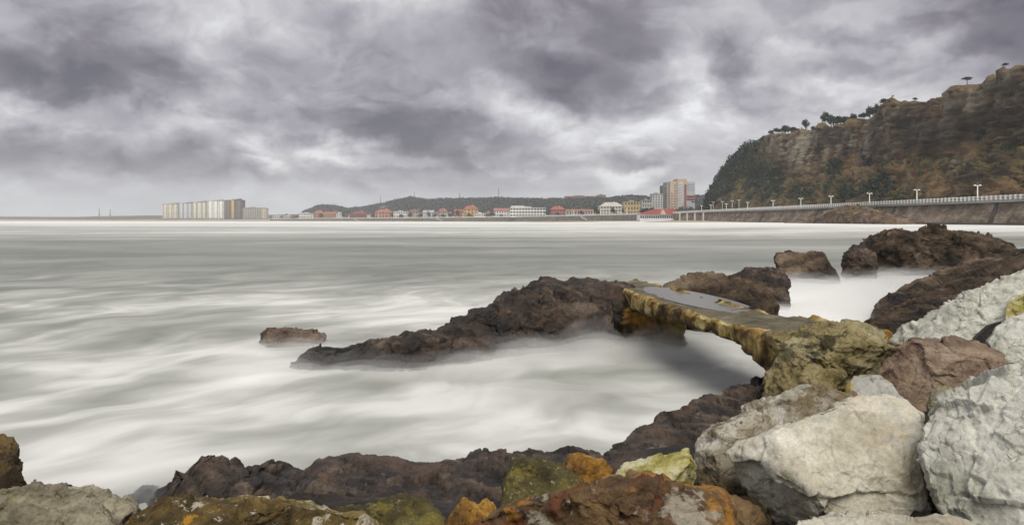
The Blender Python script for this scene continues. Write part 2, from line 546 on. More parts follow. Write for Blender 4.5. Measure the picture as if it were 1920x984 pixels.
# ================================================================== far shore
SHORE_X = [-1400, 0, 310, 500, 600, 900, 1100, 1190, 1250, 1290, 1305]
SHORE_D = [2300, 1750, 1450, 1380, 1300, 1000, 760, 660, 600, 550, 530]
DECK_Z = [5, 4.5, 4.5, 4.6, 5.4, 6.6, 7.8, 8.2, 8.5, 8.6, 8.6]
CREST_X = [-1400, 0, 130, 270, 330, 500, 565, 585, 600, 625, 650, 690, 720, 745, 770, 800, 830, 880, 930, 1000, 1060, 1140, 1180, 1240, 1310, 1400]
CREST_Y = [402, 406, 407, 404, 404, 403, 402, 394, 388, 389, 395, 391, 385, 379, 374, 379, 377, 377, 376, 378, 378, 377, 373, 377, 374, 374]
def shore_d(x): return np.interp(x, SHORE_X, SHORE_D)
def deck_z(x): return np.interp(x, SHORE_X, DECK_Z)
def crest_d(x): return shore_d(x) + np.interp(x, [-1400, 300, 600, 1000, 1310], [350, 450, 620, 750, 900])
def land_z(x, d):
    zd, cd = deck_z(x), crest_d(x)
    zc_ = CAMZ + (HY - np.interp(x, CREST_X, CREST_Y)) / F * cd
    k = sst(0.22, 1.0, (d - shore_d(x)) / (cd - shore_d(x)))
    return zd + np.maximum(zc_ - zd, 0) * k

land_mat = rock_mat('coastal_land', [(0.3, (0.07, 0.075, 0.045)), (0.5, (0.13, 0.115, 0.07)), (0.7, (0.20, 0.17, 0.11))],
                    scale=0.02, bump=0.2)
xs = np.concatenate([np.linspace(-1400, 540, 60), np.linspace(545, 1302, 150)])
ks = np.linspace(0, 1.25, 46)
XS, KS = np.meshgrid(xs, ks, indexing='ij')
D = shore_d(XS) + 3 + KS * (crest_d(XS) - shore_d(XS))
ZL = land_z(XS, np.minimum(D, crest_d(XS))) - np.maximum(KS - 1, 0) * 40
pw = np.stack([(XS - CX) / F * D, D, ZL], -1).reshape(-1, 3)
pw[:, 2] += 2.0 * fbm(pw * 0.012, 4, 9) * sst(0.2, 0.5, KS.ravel())
mesh_np('land', pw, grid_faces(len(xs), len(ks)), land_mat, kind='structure', label='low coastal land and wooded hills behind the town')

# beach below the promenade
sand = plain('wet_sand', (0.34, 0.28, 0.20), 0.75, 0.2, 0.05)
xs = np.concatenate([np.linspace(-1400, 480, 40), np.linspace(500, 1425, 140)])
def beach_line(x):
    """plan position of the wall foot at a picture column"""
    d = np.where(x < 1305, shore_d(x), WALL_X * F / np.maximum(x - CX, 1))
    return np.stack([(x - CX) / F * d, d], -1)
bl = beach_line(xs)
rows = []
for k in np.linspace(0, 1, 8):
    wid = np.interp(xs, [-1400, 500, 1000, 1190, 1300, 1425], [60, 60, 26, 55, 75, 26])
    top = np.interp(xs, [-1400, 0, 480, 560, 900, 1100, 1300, 1425], [5.0, 4.4, 2.6, 1.2, 1.0, 2.2, 2.9, 1.9])
    tow = -bl / np.linalg.norm(bl, axis=1, keepdims=True)
    if True:
        tow = np.where((xs > 1290)[:, None], np.array([[-0.95, -0.3]]), tow)
    p2 = bl + tow * (wid * k - 4)[:, None]
    zz = top * (1 - k) ** 1.3 + (-0.4) * k + sea_level(p2[:, 0], p2[:, 1]) * 0.75 * k
    rows.append(np.column_stack([p2, zz]))
bv = np.stack(rows, 1)
mesh_np('beach', bv.reshape(-1, 3), grid_faces(len(xs), 8), sand, kind='structure', label='strip of wet sand below the promenade')

# promenade wall of the far beach
stone_far = rock_mat('far_wall_stone', [(0.3, (0.13, 0.125, 0.10)), (0.55, (0.21, 0.20, 0.165)), (0.75, (0.29, 0.27, 0.22))], scale=0.25, bump=0.2)
white = plain('white_paint', (0.80, 0.80, 0.77), 0.6, 0.08, 0.8)
xs = np.linspace(505, 1303, 170)
bl = np.stack([(xs - CX) / F * shore_d(xs), shore_d(xs)], -1)
zt = deck_z(xs)
fw = empty('beach_promenade_wall', (bl[80][0], bl[80][1], 0), label='long grey promenade wall along the beach below the town houses', cat='wall')
def ribbon(name, pts_lo, pts_hi, mat, parent, thick=0.4):
    n = len(pts_lo)
    back = np.array([0, thick, 0])
    v = np.stack([pts_lo, pts_hi, pts_hi + back, pts_lo + back], 1).reshape(-1, 3)
    f = []
    for i in range(n - 1):
        for k in range(4):
            f.append((i * 4 + k, (i + 1) * 4 + k, (i + 1) * 4 + (k + 1) % 4, i * 4 + (k + 1) % 4))
    f += [(0, 1, 2, 3), tuple((n - 1) * 4 + k for k in (3, 2, 1, 0))]
    return mesh_np(name, v - np.array(parent.location), np.array(f), mat, False, parent=parent)
ribbon('wall_face', np.column_stack([bl, np.full(len(xs), -0.5)]), np.column_stack([bl, zt - 0.3]), stone_far, fw, 2.5)
ribbon('coping', np.column_stack([bl + [0, -0.4], zt - 0.29]), np.column_stack([bl + [0, -0.4], zt + 0.15]), white, fw, 3.2)
ribbon('top_rail', np.column_stack([bl, zt + 0.95]), np.column_stack([bl, zt + 1.15]), white, fw, 0.25)
ribbon('lower_rail', np.column_stack([bl, zt + 0.5]), np.column_stack([bl, zt + 0.62]), white, fw, 0.2)
post_me = MB().box(-0.16, 0.16, -0.1, 0.1, 0, 1.15).mesh('post', white)
for x in np.linspace(620, 1300, 150):
    d = shore_d(x)
    share('post', post_me, (np.array([(x - CX) / F * d, d - 0.05, deck_z(x) + 0.15])) - np.array(fw.location), parent=fw)
stair_mat = plain('pale_concrete', (0.42, 0.41, 0.37), 0.85, 0.15, 0.5)
for (x0, x1, lab) in ((1088, 1107, 'pale concrete stair ramp down to the sand near the cream villa'), (817, 833, 'pale concrete stair ramp below the white beach house'),
                      (664, 674, 'pale concrete stair ramp below the dark red building')):
    d = shore_d(0.5 * (x0 + x1)) - 3.2
    xa, xb = (x0 - CX) / F * d, (x1 - CX) / F * d
    za, zb = deck_z(x0), 1.0
    MB().poly([(0, -1.2, za), (xb - xa, -1.2, zb), (xb - xa, -1.2, zb - 1.4), (0, -1.2, za - 1.4),
               (0, 1.2, za), (xb - xa, 1.2, zb), (xb - xa, 1.2, zb - 1.4), (0, 1.2, za - 1.4)],
              [(0, 3, 2, 1), (4, 5, 6, 7), (0, 1, 5, 4), (1, 2, 6, 5), (2, 3, 7, 6), (3, 0, 4, 7)]).build(
        'stair_ramp', stair_mat, loc=(xa, d, 0), label=lab, cat='stairs')

# ================================================================== foliage helpers
def leaf_quads(centers, radii, per, size, seed, up=0.5):
    """small tilted leaf-clump quads through ellipsoids; returns verts, faces"""
    r = np.random.default_rng(seed)
    n = len(centers) * per
    c = np.repeat(centers, per, 0); rad = np.repeat(radii, per, 0)
    d = r.normal(size=(n, 3)); d /= np.linalg.norm(d, axis=1, keepdims=True)
    p = c + d * rad * (r.uniform(0.35, 1.0, (n, 1)) ** 0.6)
    nrm = d + r.normal(scale=0.6, size=(n, 3)) + [0, 0, up]
    nrm /= np.linalg.norm(nrm, axis=1, keepdims=True)
    a = np.cross(nrm, r.normal(size=(n, 3))); a /= np.linalg.norm(a, axis=1, keepdims=True)
    b = np.cross(nrm, a)
    s = (size * r.uniform(0.5, 1.3, n) * rad.mean(1))[:, None]
    v = np.stack([p - a * s - b * s * 0.6, p + a * s * 0.9 - b * s * 0.5, p + a * s + b * s * 0.7, p - a * s * 0.8 + b * s * 0.5], 1).reshape(-1, 3)
    return v, np.arange(n * 4).reshape(-1, 4)

dark_leaf = leaf_mat('pine_needles', (0.016, 0.026, 0.016), (0.045, 0.062, 0.034))
olive_leaf = leaf_mat('scrub_leaves', (0.030, 0.036, 0.014), (0.085, 0.085, 0.034))
hill_leaf = leaf_mat('hill_wood_leaves', (0.020, 0.028, 0.022), (0.060, 0.072, 0.050))
bark = plain('bark', (0.05, 0.038, 0.028), 0.9, 0.25, 3.0)

# wooded far hills
r = np.random.default_rng(3)
hx = r.uniform(570, 1330, 5200); hk = r.beta(2.2, 1.3, 5200) * 0.72 + 0.30
open_ = fbm(np.stack([hx * 0.02, hk * 3, hx * 0], 1), 3, 21)
keep = (open_ < 0.28) & (hk > 0.34)
hx, hk = hx[keep], hk[keep]
hd = shore_d(hx) + hk * (crest_d(hx) - shore_d(hx))
hc = np.stack([(hx - CX) / F * hd, hd, land_z(hx, np.minimum(hd, crest_d(hx))) + 2.6], 1)
rad = r.uniform(2.2, 6.5, (len(hc), 1)) * np.array([[1.1, 1.1, 1.0]])
v, f = leaf_quads(hc, rad, 26, 0.36, 4)
mesh_np('hill_wood', v, f, hill_leaf, False, kind='stuff', label='dark woodland covering the far hills behind the town')

# ================================================================== town
def colour_mat(cache={}, **_): return cache
_mats = {}
def paint(rgb, rough=0.8):
    k = tuple(round(c, 3) for c in rgb)
    if k not in _mats: _mats[k] = plain('render_%d' % len(_mats), k, rough, 0.12, 0.12)
    return _mats[k]
glass = plain('window_glass', (0.045, 0.05, 0.058), 0.25, 0.3, 0.3, spec=0.5)
win_me = MB().box(-0.5, 0.5, -0.12, 0.12, 0, 1).mesh('window', glass)
RED, ORANGE, BRICK = (0.26, 0.085, 0.055), (0.31, 0.115, 0.06), (0.21, 0.08, 0.06)
WHITE, CREAM, GREY = (0.62, 0.61, 0.57), (0.50, 0.46, 0.36), (0.32, 0.32, 0.31)


def house(name, x0, x1, yt, yb, back, wall, roof, label, kind='hip', floors=2, cols=4, cat='house', roof_frac=0.45, depth=None, wh=0.5, ww=0.45, group=None, zbase=None):
    xm = 0.5 * (x0 + x1)
    d = shore_d(xm) + back
    zt_ = CAMZ + (HY - yt) / F * d
    zb = land_z(xm, d) - 0.8 if zbase is None else zbase
    W = (x1 - x0) / F * d
    dep = depth or min(max(W * 0.8, 8), 22)
    root = empty(name, ((xm - CX) / F * d, d, zb), label=label, cat=cat, group=group)
    Ht = zt_ - zb
    hw = Ht if kind == 'flat' else Ht - (CAMZ + (HY - yt) / F * d - (CAMZ + (HY - (yt + (yb - yt) * roof_frac)) / F * d))
    MB().box(-W / 2, W / 2, 0, dep, 0, hw).build('wall', paint(wall), parent=root)
    o = 0.5
    if kind == 'flat':
        rb = MB().box(-W / 2 - 0.3, W / 2 + 0.3, -0.4, dep + 0.3, hw + 0.003, hw + 0.6)
        rb.box(-W * 0.2, W * 0.1, dep * .3, dep * .7, hw + 0.6, hw + 2.2)
        rb.build('roof', paint(roof), parent=root)
    elif kind == 'gable':   # ridge runs across the view
        MB().poly([(-W / 2 - o, -o, hw), (W / 2 + o, -o, hw), (W / 2 + o, dep + o, hw), (-W / 2 - o, dep + o, hw), (-W / 2 - o, dep / 2, Ht), (W / 2 + o, dep / 2, Ht)],
                  [(0, 1, 5, 4), (2, 3, 4, 5), (1, 2, 5), (3, 0, 4), (3, 2, 1, 0)]).build('roof', paint(roof), parent=root)
    elif kind == 'front':   # gable faces us
        MB().poly([(-W / 2 - o, -o, hw), (W / 2 + o, -o, hw), (W / 2 + o, dep + o, hw), (-W / 2 - o, dep + o, hw), (0, -o, Ht), (0, dep + o, Ht)],
                  [(0, 4, 5, 3), (1, 2, 5, 4), (0, 1, 4), (2, 3, 5), (3, 2, 1, 0)]).build('roof', paint(roof), parent=root)
    else:
        g = W * 0.25
        rf = MB().poly([(-W / 2 - o, -o, hw), (W / 2 + o, -o, hw), (W / 2 + o, dep + o, hw), (-W / 2 - o, dep + o, hw), (-W / 2 + g, dep / 2, Ht), (W / 2 - g, dep / 2, Ht)],
                  [(0, 1, 5, 4), (2, 3, 4, 5), (1, 2, 5), (3, 0, 4), (3, 2, 1, 0)]).build('roof', paint(roof), parent=root)
        MB().box(-0.6, 0.6, dep / 2 - 0.5, dep / 2 + 0.5, Ht - 1.4, Ht + 0.9).build('chimney', paint(WHITE), parent=rf, loc=(W * 0.12, 0, 0))
    fh = hw / floors
    for fl in range(floors):
        for c in range(cols):
            share('window', win_me, (-W / 2 + (c + 0.5) * W / cols, 0, fl * fh + fh * (0.9 - wh)), scale=(W / cols * ww, 1, fh * wh), parent=root)
    return root, W, hw, dep


# seafront apartment towers
TOWERS = [
    (305, 334, 383, (0.52, 0.48, 0.38), (0.30, 0.29, 0.27), 10, 6, 'cream apartment tower standing at the open dune end of the row'),
    (336, 360, 381.5, (0.48, 0.49, 0.50), (0.25, 0.25, 0.26), 10, 5, 'grey white apartment tower with blue side beside the cream end tower'),
    (361, 387, 379.5, (0.54, 0.52, 0.42), (0.27, 0.26, 0.24), 11, 5, 'pale yellow apartment tower between the grey white and the whitest tower'),
    (389, 420, 377, (0.66, 0.66, 0.62), (0.32, 0.32, 0.30), 11, 6, 'whitest apartment tower beside the dark brown tower'),
    (423, 453, 375.5, (0.16, 0.12, 0.11), (0.12, 0.10, 0.10), 12, 6, 'dark brown apartment tower with a yellow vertical stripe'),
]
for (x0, x1, yt, wc, rc, fl, co, lab) in TOWERS:
    root, W, hw, dep = house('apartment_tower', x0, x1, yt, 410, 40, wc, rc, lab, 'flat', fl, co, 'building', depth=20, wh=0.45, ww=0.55)
    for k in (-0.32, 0.0, 0.33):
        MB().box(-W * 0.085, W * 0.085, -0.9, -0.02, 2.5, hw - 0.5).build('balcony_bay', paint(tuple(min(1, c * 1.15) for c in wc)), parent=root, loc=(W * k, 0, 0))
    MB().box(-W * 0.12, W * 0.12, 4, 9, hw + 0.6, hw + 3.4).build('lift_house', paint(rc), parent=root, loc=(W * 0.3, 0, 0))
    if wc[0] < 0.2:
        MB().box(-W * 0.07, W * 0.07, -1.1, -0.03, 2, hw + 0.8).build('yellow_stripe', paint((0.55, 0.40, 0.10)), parent=root, loc=(-W * 0.05, 0, 0))
house('apartment_block', 455, 490, 390, 410, 42, (0.38, 0.36, 0.31), (0.28, 0.27, 0.25), 'low beige grey apartment block beside the dark brown tower', 'flat', 6, 8, 'building', depth=16)
house('apartment_block', 490.5, 499, 391, 410, 40, (0.60, 0.56, 0.44), (0.4, 0.38, 0.3), 'narrow pale yellow block ending the apartment row', 'flat', 6, 2, 'building', depth=14)
house('apartment_block', 1223, 1243, 364, 392, 190, (0.44, 0.44, 0.43), (0.33, 0.33, 0.32), 'light grey apartment block partly behind the tan tower', 'flat', 9, 4, 'building', depth=14)

HOUSES = [
    (510, 527, 404, 409.5, WHITE, GREY, 'gable', 1, 4, 'low white beach house with grey roof next to the apartment row'),
    (529, 545, 403.5, 409.5, CREAM, GREY, 'hip', 1, 4, 'low cream beach house with grey roof near the white flat building'),
    (560, 586, 400, 409, WHITE, (0.5, 0.5, 0.48), 'flat', 2, 6, 'white flat roofed two storey building before the first orange roofs'),
    (588, 606, 395, 407, (0.34, 0.18, 0.11), ORANGE, 'hip', 2, 4, 'house with big bright orange hipped roof next to the white flat building'),
    (607, 629, 397, 407, (0.36, 0.20, 0.13), ORANGE, 'gable', 2, 5, 'long house with orange ridge roof beside the big orange hipped roof'),
    (630, 640, 397, 408, WHITE, (0.45, 0.42, 0.4), 'front', 2, 2, 'narrow white house with its gable to the sea'),
    (656, 687, 396, 408, (0.17, 0.045, 0.045), (0.20, 0.05, 0.045), 'hip', 2, 7, 'wide dark red building on the promenade'),
    (688, 697, 399, 407, WHITE, BRICK, 'front', 2, 2, 'small white gabled house beside the dark red building'),
    (703, 734, 392, 405, (0.38, 0.19, 0.12), (0.33, 0.115, 0.06), 'hip', 2, 5, 'house with the largest orange red roof in the middle of town'),
    (738, 764, 397, 405, WHITE, (0.52, 0.51, 0.49), 'flat', 2, 6, 'white flat house beside the largest orange red roof'),
    (765, 783, 393, 403, (0.42, 0.33, 0.28), BRICK, 'hip', 2, 4, 'house with brick red roof beside the white flat house'),
    (793, 813, 394, 404, (0.46, 0.46, 0.44), (0.36, 0.35, 0.33), 'gable', 2, 5, 'pale grey villa with grey roof'),
    (822, 838, 391, 402, (0.34, 0.30, 0.26), (0.30, 0.11, 0.07), 'hip', 2, 4, 'house with dull red roof beside the pale grey villa'),
    (852, 867, 392, 401, (0.42, 0.15, 0.07), RED, 'gable', 2, 3, 'orange red walled house next to the yellow house'),
    (869, 896, 385.5, 400, (0.50, 0.32, 0.10), (0.31, 0.10, 0.055), 'hip', 3, 4, 'tall yellow house with red hipped roof'),
    (890, 910, 400.5, 406, (0.70, 0.69, 0.66), (0.6, 0.6, 0.57), 'flat', 1, 5, 'low bright white beach pavilion before the yellow house'),
    (926, 954, 390, 401, WHITE, (0.34, 0.13, 0.09), 'gable', 2, 6, 'white house row with faded red roof beside the white hotel'),
    (1032, 1060, 387, 399.5, (0.32, 0.13, 0.10), (0.36, 0.09, 0.06), 'hip', 2, 5, 'brick house with red hipped roof behind the promenade rail'),
    (1062, 1117, 392, 400, (0.45, 0.41, 0.35), (0.30, 0.14, 0.10), 'gable', 1, 11, 'long low pale building with dull red roof'),
    (1126, 1170, 379, 397, (0.52, 0.49, 0.42), (0.46, 0.44, 0.39), 'hip', 3, 8, 'large cream seaside villa with pale roof'),
    (1171, 1204, 379, 397, (0.42, 0.33, 0.17), (0.34, 0.27, 0.15), 'flat', 3, 6, 'yellow brown building with wide balconies beside the cream villa'),
    (1204, 1222, 376, 393, (0.40, 0.38, 0.35), (0.27, 0.26, 0.25), 'flat', 4, 4, 'grey beige block beside the yellow brown building'),
]
for (x0, x1, yt, yb, wc, rc, kd, fl, co, lab) in HOUSES:
    back = 22 if yb > 403 else 45
    house('house', x0, x1, yt, yb, back, wc, rc, lab, kd, fl, co, group='seafront houses')
# second row of small houses among the trees
r = np.random.default_rng(19)
XB = [517, 536, 550, 575, 597, 616, 645, 651, 668, 680, 693, 716, 745, 757, 772, 788, 803, 816, 828, 842, 847, 862, 874, 885, 903, 915, 921, 934, 946, 962, 985, 1005, 1028, 1040, 1055, 1072, 1090, 1105, 1121, 1138, 1160, 1182, 1210]
WC = [(0.50, 0.48, 0.43), (0.42, 0.37, 0.30), (0.56, 0.55, 0.52), (0.36, 0.28, 0.22), (0.46, 0.40, 0.27)]
WN = ['white', 'beige', 'bright white', 'brown', 'pale yellow']
RC = [(0.24, 0.10, 0.07), (0.27, 0.115, 0.07), (0.19, 0.085, 0.07), (0.22, 0.20, 0.185)]
RN = ['red', 'orange', 'dull brick', 'grey']
for k, x in enumerate(XB):
    kw, kr = int(r.integers(0, 5)), int(r.choice(4, p=[.3, .3, .2, .2]))
    wd_ = r.uniform(8, 16)
    bk_ = float(r.uniform(70, 170))
    dd_ = float(shore_d(x)) + bk_
    zg = float(land_z(x, dd_))
    ht_ = r.uniform(6.5, 11.0)
    yt = HY - (zg + ht_ - CAMZ) / dd_ * F; yb = HY - (zg - CAMZ) / dd_ * F
    hb = min(HOUSES + [(956, 1023, 0, 0, 0, 0, 0, 0, 0, 'long white hotel')], key=lambda h_: abs(.5 * (h_[0] + h_[1]) - x))
    house('house', x - wd_ * .5, x + wd_ * .5, yt, yb, bk_, WC[kw], RC[kr], 'small %s house with %s roof behind the %s' % (WN[kw], RN[kr], ' '.join(hb[9].split()[:5])), ['hip', 'gable', 'front'][int(r.integers(0, 3))], 2, 3, group='second row town houses')
# white hotel with open terraces
root, W, hw, dep = house('hotel', 956, 1023, 390, 402, 26, (0.68, 0.67, 0.63), (0.55, 0.54, 0.5), 'long white hotel with rows of dark terrace openings', 'flat', 3, 12, 'building', wh=0.55, ww=0.72, depth=16)
MB().box(-W * 0.47, -W * 0.1, 3, 12, hw + 0.61, hw + 3.0).build('roof_terrace', paint((0.6, 0.58, 0.54)), parent=root)
# brick block on the hill crest
for (x0, x1, yt, lab) in ((1059, 1119, 368.2, 'long low brick red building on the hill crest'), (1120, 1136, 366, 'taller brick red end block on the hill crest')):
    xm = .5 * (x0 + x1); bk = crest_d(xm) - shore_d(xm) - 8
    house('crest_building', x0, x1, yt, 372, bk, (0.34, 0.16, 0.12), (0.22, 0.10, 0.08), lab, 'flat', 1, 12 if x0 < 1100 else 4, 'building', depth=14)

# tall tan and grey tower by the cliff
d = 900.0
tz = 8.0
def bx_(x): return (x - CX) / F * d
def zy(y): return CAMZ + (HY - y) / F * d
root = empty('tower_block', (bx_(1280), d, tz), label='tall tan and grey tower block at the foot of the wooded cliff', cat='building')
TAN, GREYT = (0.42, 0.31, 0.20), (0.33, 0.34, 0.36)
def part(name, x0, x1, y0, y1, f0, f1, rgb):
    return MB().box(bx_(x0) - bx_(1280), bx_(x1) - bx_(1280), f0, f1, zy(y1) - tz, zy(y0) - tz).build(name, paint(rgb), parent=root)
part('side_wing', 1245, 1251, 347, 392, 6, 26, (0.15, 0.16, 0.17))
part('side_wing', 1251.1, 1256, 341, 392, 3, 25, (0.30, 0.28, 0.26))
part('wall', 1256.1, 1269, 340, 392, 0, 24, (0.45, 0.36, 0.27))
part('wall', 1269.1, 1287, 335.5, 392, -1.5, 22, TAN)
part('wall', 1287.1, 1303, 341, 392, 0, 22, GREYT)
part('panel', 1271, 1280, 341, 389, -1.9, -1.55, (0.42, 0.42, 0.44))
part('recess_strip', 1282.5, 1286.5, 346, 390, -1.75, -1.55, (0.16, 0.075, 0.065))
for y in (366.5, 371.5):
    part('red_balcony', 1286.5, 1304, y, y + 2.2, -1.3, -0.03, (0.26, 0.06, 0.05))
    part('balcony_window', 1287, 1302.5, y + 2.3, y + 4.2, -0.25, -0.03, (0.05, 0.05, 0.055))
part('balcony_window', 1296, 1303, 377, 380, -0.3, -0.03, (0.05, 0.05, 0.055))
for y in (347, 352, 357, 362, 367, 372, 377, 382, 387):
    for x in (1258, 1263.5):
        if (x > 1260) or y > 360: part('window', x, x + 3.2, y, y + 1.7, -0.2, -0.03, (0.07, 0.06, 0.055))
    part('window', 1272, 1279, y - 1, y + 1.0, -2.1, -1.92, (0.30, 0.31, 0.34))
    part('balcony', 1245.5, 1251, y + 3, y + 4.4, 4.6, 5.97, (0.22, 0.22, 0.22))
    part('window', 1289, 1302, y - 1.3, y + 0.5, -0.16, -0.03, (0.23, 0.24, 0.26)) if y < 362 else None

# beach restaurant with red roof, in front of the wall
d = 585.0
tz = 2.6
root = empty('beach_restaurant', (bx_(1242), d, tz), label='long beach restaurant with red tiled roof and white glazed front', cat='building')
x0_, x1_ = bx_(1200) - bx_(1242), bx_(1282) - bx_(1242)
zw, zr_ = zy(402) - tz, zy(391.5) - tz
MB().box(x0_, x1_, 0, 15, 0, zw).build('wall', paint((0.62, 0.63, 0.64)), parent=root)
MB().box(x0_ - 0.5, x1_ + 0.5, -2.5, 0, -1.5, 0.9).build('terrace_wall', paint((0.55, 0.55, 0.52)), parent=root)
roof = MB().poly([(x0_ - .6, -1, zw), (x1_ + .6, -1, zw), (x1_ + .6, 16, zw), (x0_ - .6, 16, zw), (x0_ + 14, 7.5, zr_), (x1_ - 7, 7.5, zr_)],
          [(0, 1, 5, 4), (2, 3, 4, 5), (1, 2, 5), (3, 0, 4), (3, 2, 1, 0)]).build('roof', paint((0.27, 0.065, 0.045)), parent=root)
MB().poly([(-2.4, 0, zw), (2.4, 0, zw), (0, 0, zw + 4.0), (-2.4, 6, zw), (2.4, 6, zw), (0, 6, zw + 4.0)], [(0, 1, 2), (4, 3, 5), (0, 2, 5, 3), (1, 4, 5, 2), (0, 3, 4, 1)]).build(
    'gable_dormer', paint((0.5, 0.45, 0.38)), parent=roof, loc=(0.5, -1.4, 0))
for k in range(20):
    share('window', win_me, (x0_ + (k + 0.5) * (x1_ - x0_) / 20, -0.02, zw * 0.33), scale=((x1_ - x0_) / 20 * 0.72, 1, zw * 0.45), parent=root)
MB().poly([(-2.6, 0, 0), (2.6, 0, 0), (2.6, 0, zw + 0.3), (0, 0, zw + 2.6), (-2.6, 0, zw + 0.3), (-2.6, 3, 0), (2.6, 3, 0), (2.6, 3, zw + 0.3), (0, 3, zw + 2.6), (-2.6, 3, zw + 0.3)],
          [(0, 1, 2, 3, 4), (9, 8, 7, 6, 5), (0, 5, 6, 1), (1, 6, 7, 2), (2, 7, 8, 3), (3, 8, 9, 4), (4, 9, 5, 0)]).build('end_bay', paint((0.50, 0.52, 0.56)), parent=root, loc=(x1_ - 3, -1.8, 0))

# twin stacks, masts
for x in (186, 206.5):
    d_ = 2000.0
    MB().tube([(0, 0, 0), (0, 0, 28)], [1.7, 1.2], 8).build('chimney_stack', paint((0.24, 0.25, 0.26)), True, ((x - CX) / F * d_, d_, 6),
        label='slender grey chimney stack far off beyond the dunes', cat='chimney', group='twin chimney stacks')
for (x, yt_, lab) in ((713.5, 366, 'thin lattice mast on the lower shoulder of the far hill'), (777, 358, 'thin mast on the highest wooded top of the far hill'), (862, 360, 'thin mast beside the open crest of the far hill'), (935, 352, 'thin mast among the crest trees of the far hill')):
    d_ = float(crest_d(x)) - 20
    zb_ = float(land_z(x, d_))
    ht = CAMZ + (HY - yt_) / F * d_ - zb_
    mb = MB()
    for (a, b) in ((-1, -1), (1, -1), (0, 1)): mb.tube([(a, b, 0), (a * .25, b * .25, ht)], [0.35, 0.2], 5)
    for k in range(6): mb.box(-.9 + .1 * k, .9 - .1 * k, -.2, .2, ht * (k + .5) / 6.5, ht * (k + .5) / 6.5 + .3)
    mb.build('mast', paint((0.18, 0.18, 0.19)), False, ((x - CX) / F * d_, d_, zb_), label=lab, cat='mast')


def tree_proto(name, h, crown_r, crown_h, base, seed, mat, per=46, umbrella=False, limbs=5):
    rr = np.random.default_rng(seed)
    root = empty(name, (0, 0, 0))
    tr = MB()
    lean = rr.normal(scale=0.05 * h, size=2)
    top = np.array([lean[0], lean[1], h * 0.82])
    tr.tube([(0, 0, -0.8), top * [0.4, 0.4, 0.5], top], [0.045 * h, 0.03 * h, 0.012 * h], 7)
    cs, rs = [], []
    for k in range(limbs):
        a = 2 * math.pi * (k + rr.uniform(0, .7)) / limbs
        zz = base + (h - base) * (rr.uniform(.55, .95) if umbrella else rr.uniform(-0.1, 0.8))
        q = top * zz / h
        reach = crown_r * rr.uniform(0.45, 0.95) * (1.0 if umbrella else (1.15 - 0.7 * (zz - base) / (h - base)))
        e = q + np.array([math.cos(a) * reach, math.sin(a) * reach, (h - zz) * 0.4 + 0.2])
        st = q * [1, 1, 0.8]
        tr.tube([st, 0.5 * (st + e) + [0, 0, -0.05 * h], e], [0.016 * h, 0.011 * h, 0.005 * h], 5)
        cs.append(e); rs.append(np.array([crown_r * .5, crown_r * .5, crown_h * (.22 if umbrella else .30)]) * rr.uniform(.7, 1.3))
    for k in range(3):
        cs.append(top + [rr.normal(scale=crown_r * .2), rr.normal(scale=crown_r * .2), (h - top[2]) * rr.uniform(0, .8)])
        rs.append(np.array([crown_r * .4, crown_r * .4, crown_h * .2]) * rr.uniform(.8, 1.2))
    tr.build('trunk', bark, True, parent=root)
    v, f = leaf_quads(np.array(cs), np.array(rs), per, 0.26, seed + 5)
    mesh_np('crown', v, f, mat, False, parent=root)
    return root

PINES = [tree_proto('pine_tree', 7.5, 2.8, 6, 1.6, 11, dark_leaf, limbs=10), tree_proto('pine_tree', 5.5, 2.9, 4.5, 0.8, 12, dark_leaf, limbs=11),
         tree_proto('pine_tree', 8.5, 2.3, 7, 2.0, 13, dark_leaf, limbs=10), tree_proto('pine_tree', 4.0, 2.8, 3.5, 0.5, 14, dark_leaf, limbs=9)]
used = [False] * 4
def plant(k, loc, s, rz, label, group):
    o = PINES[k] if not used[k] else copy_tree(PINES[k])
    used[k] = True
    o.location = loc; o.scale = (s, s, s); o.rotation_euler = (0, 0, rz)
    o['label'], o['category'] = label, 'tree'
    o['group'] = group
    return o
# trees between the houses
r = np.random.default_rng(31)
for k, x in enumerate([512, 528, 547, 553, 558, 601, 618, 634, 645, 650, 672, 695, 700, 735, 752, 770, 786, 790, 805, 816, 830, 843, 848, 860, 880, 900, 914, 919, 924, 940,
                       1026, 1029, 1045, 1064, 1090, 1119, 1122, 1150, 1172, 1206, 1211, 1217, 1222, 1228, 1235]):
    dd = float(shore_d(x)) + r.uniform(7, 42)
    hb = min(HOUSES + [(956, 1023, 0, 0, 0, 0, 0, 0, 0, 'long white hotel')], key=lambda h_: abs(.5 * (h_[0] + h_[1]) - x))
    lab = 'dark tree beside the ' + ' '.join(hb[9].split()[:9])
    plant(int(r.integers(0, 4)), ((x - CX) / F * dd, dd, float(land_z(x, dd)) - 0.3), r.uniform(0.8, 1.4), r.uniform(0, 6), lab, 'trees among the town houses')
for x, s, lab in ((933, 1.3, 'tallest tree of the group on the far hill crest'), (941, 1.0, 'tree beside the tallest one on the far hill crest'), (951, 1.15, 'end tree of the group of three on the far hill crest'),
                  (972, 1.0, 'single tree apart from the group of three on the far hill crest'), (895, 0.9, 'small tree by the open grass of the far hill crest'), (1002, 0.8, 'smallest tree on the far hill crest toward the brick red building')):
    dd = float(crest_d(x)) - 10
    plant(int(r.integers(0, 3)), ((x - CX) / F * dd, dd, float(land_z(x, dd)) + 1.5), s, r.uniform(0, 6), lab, 'crest trees of the far hill')
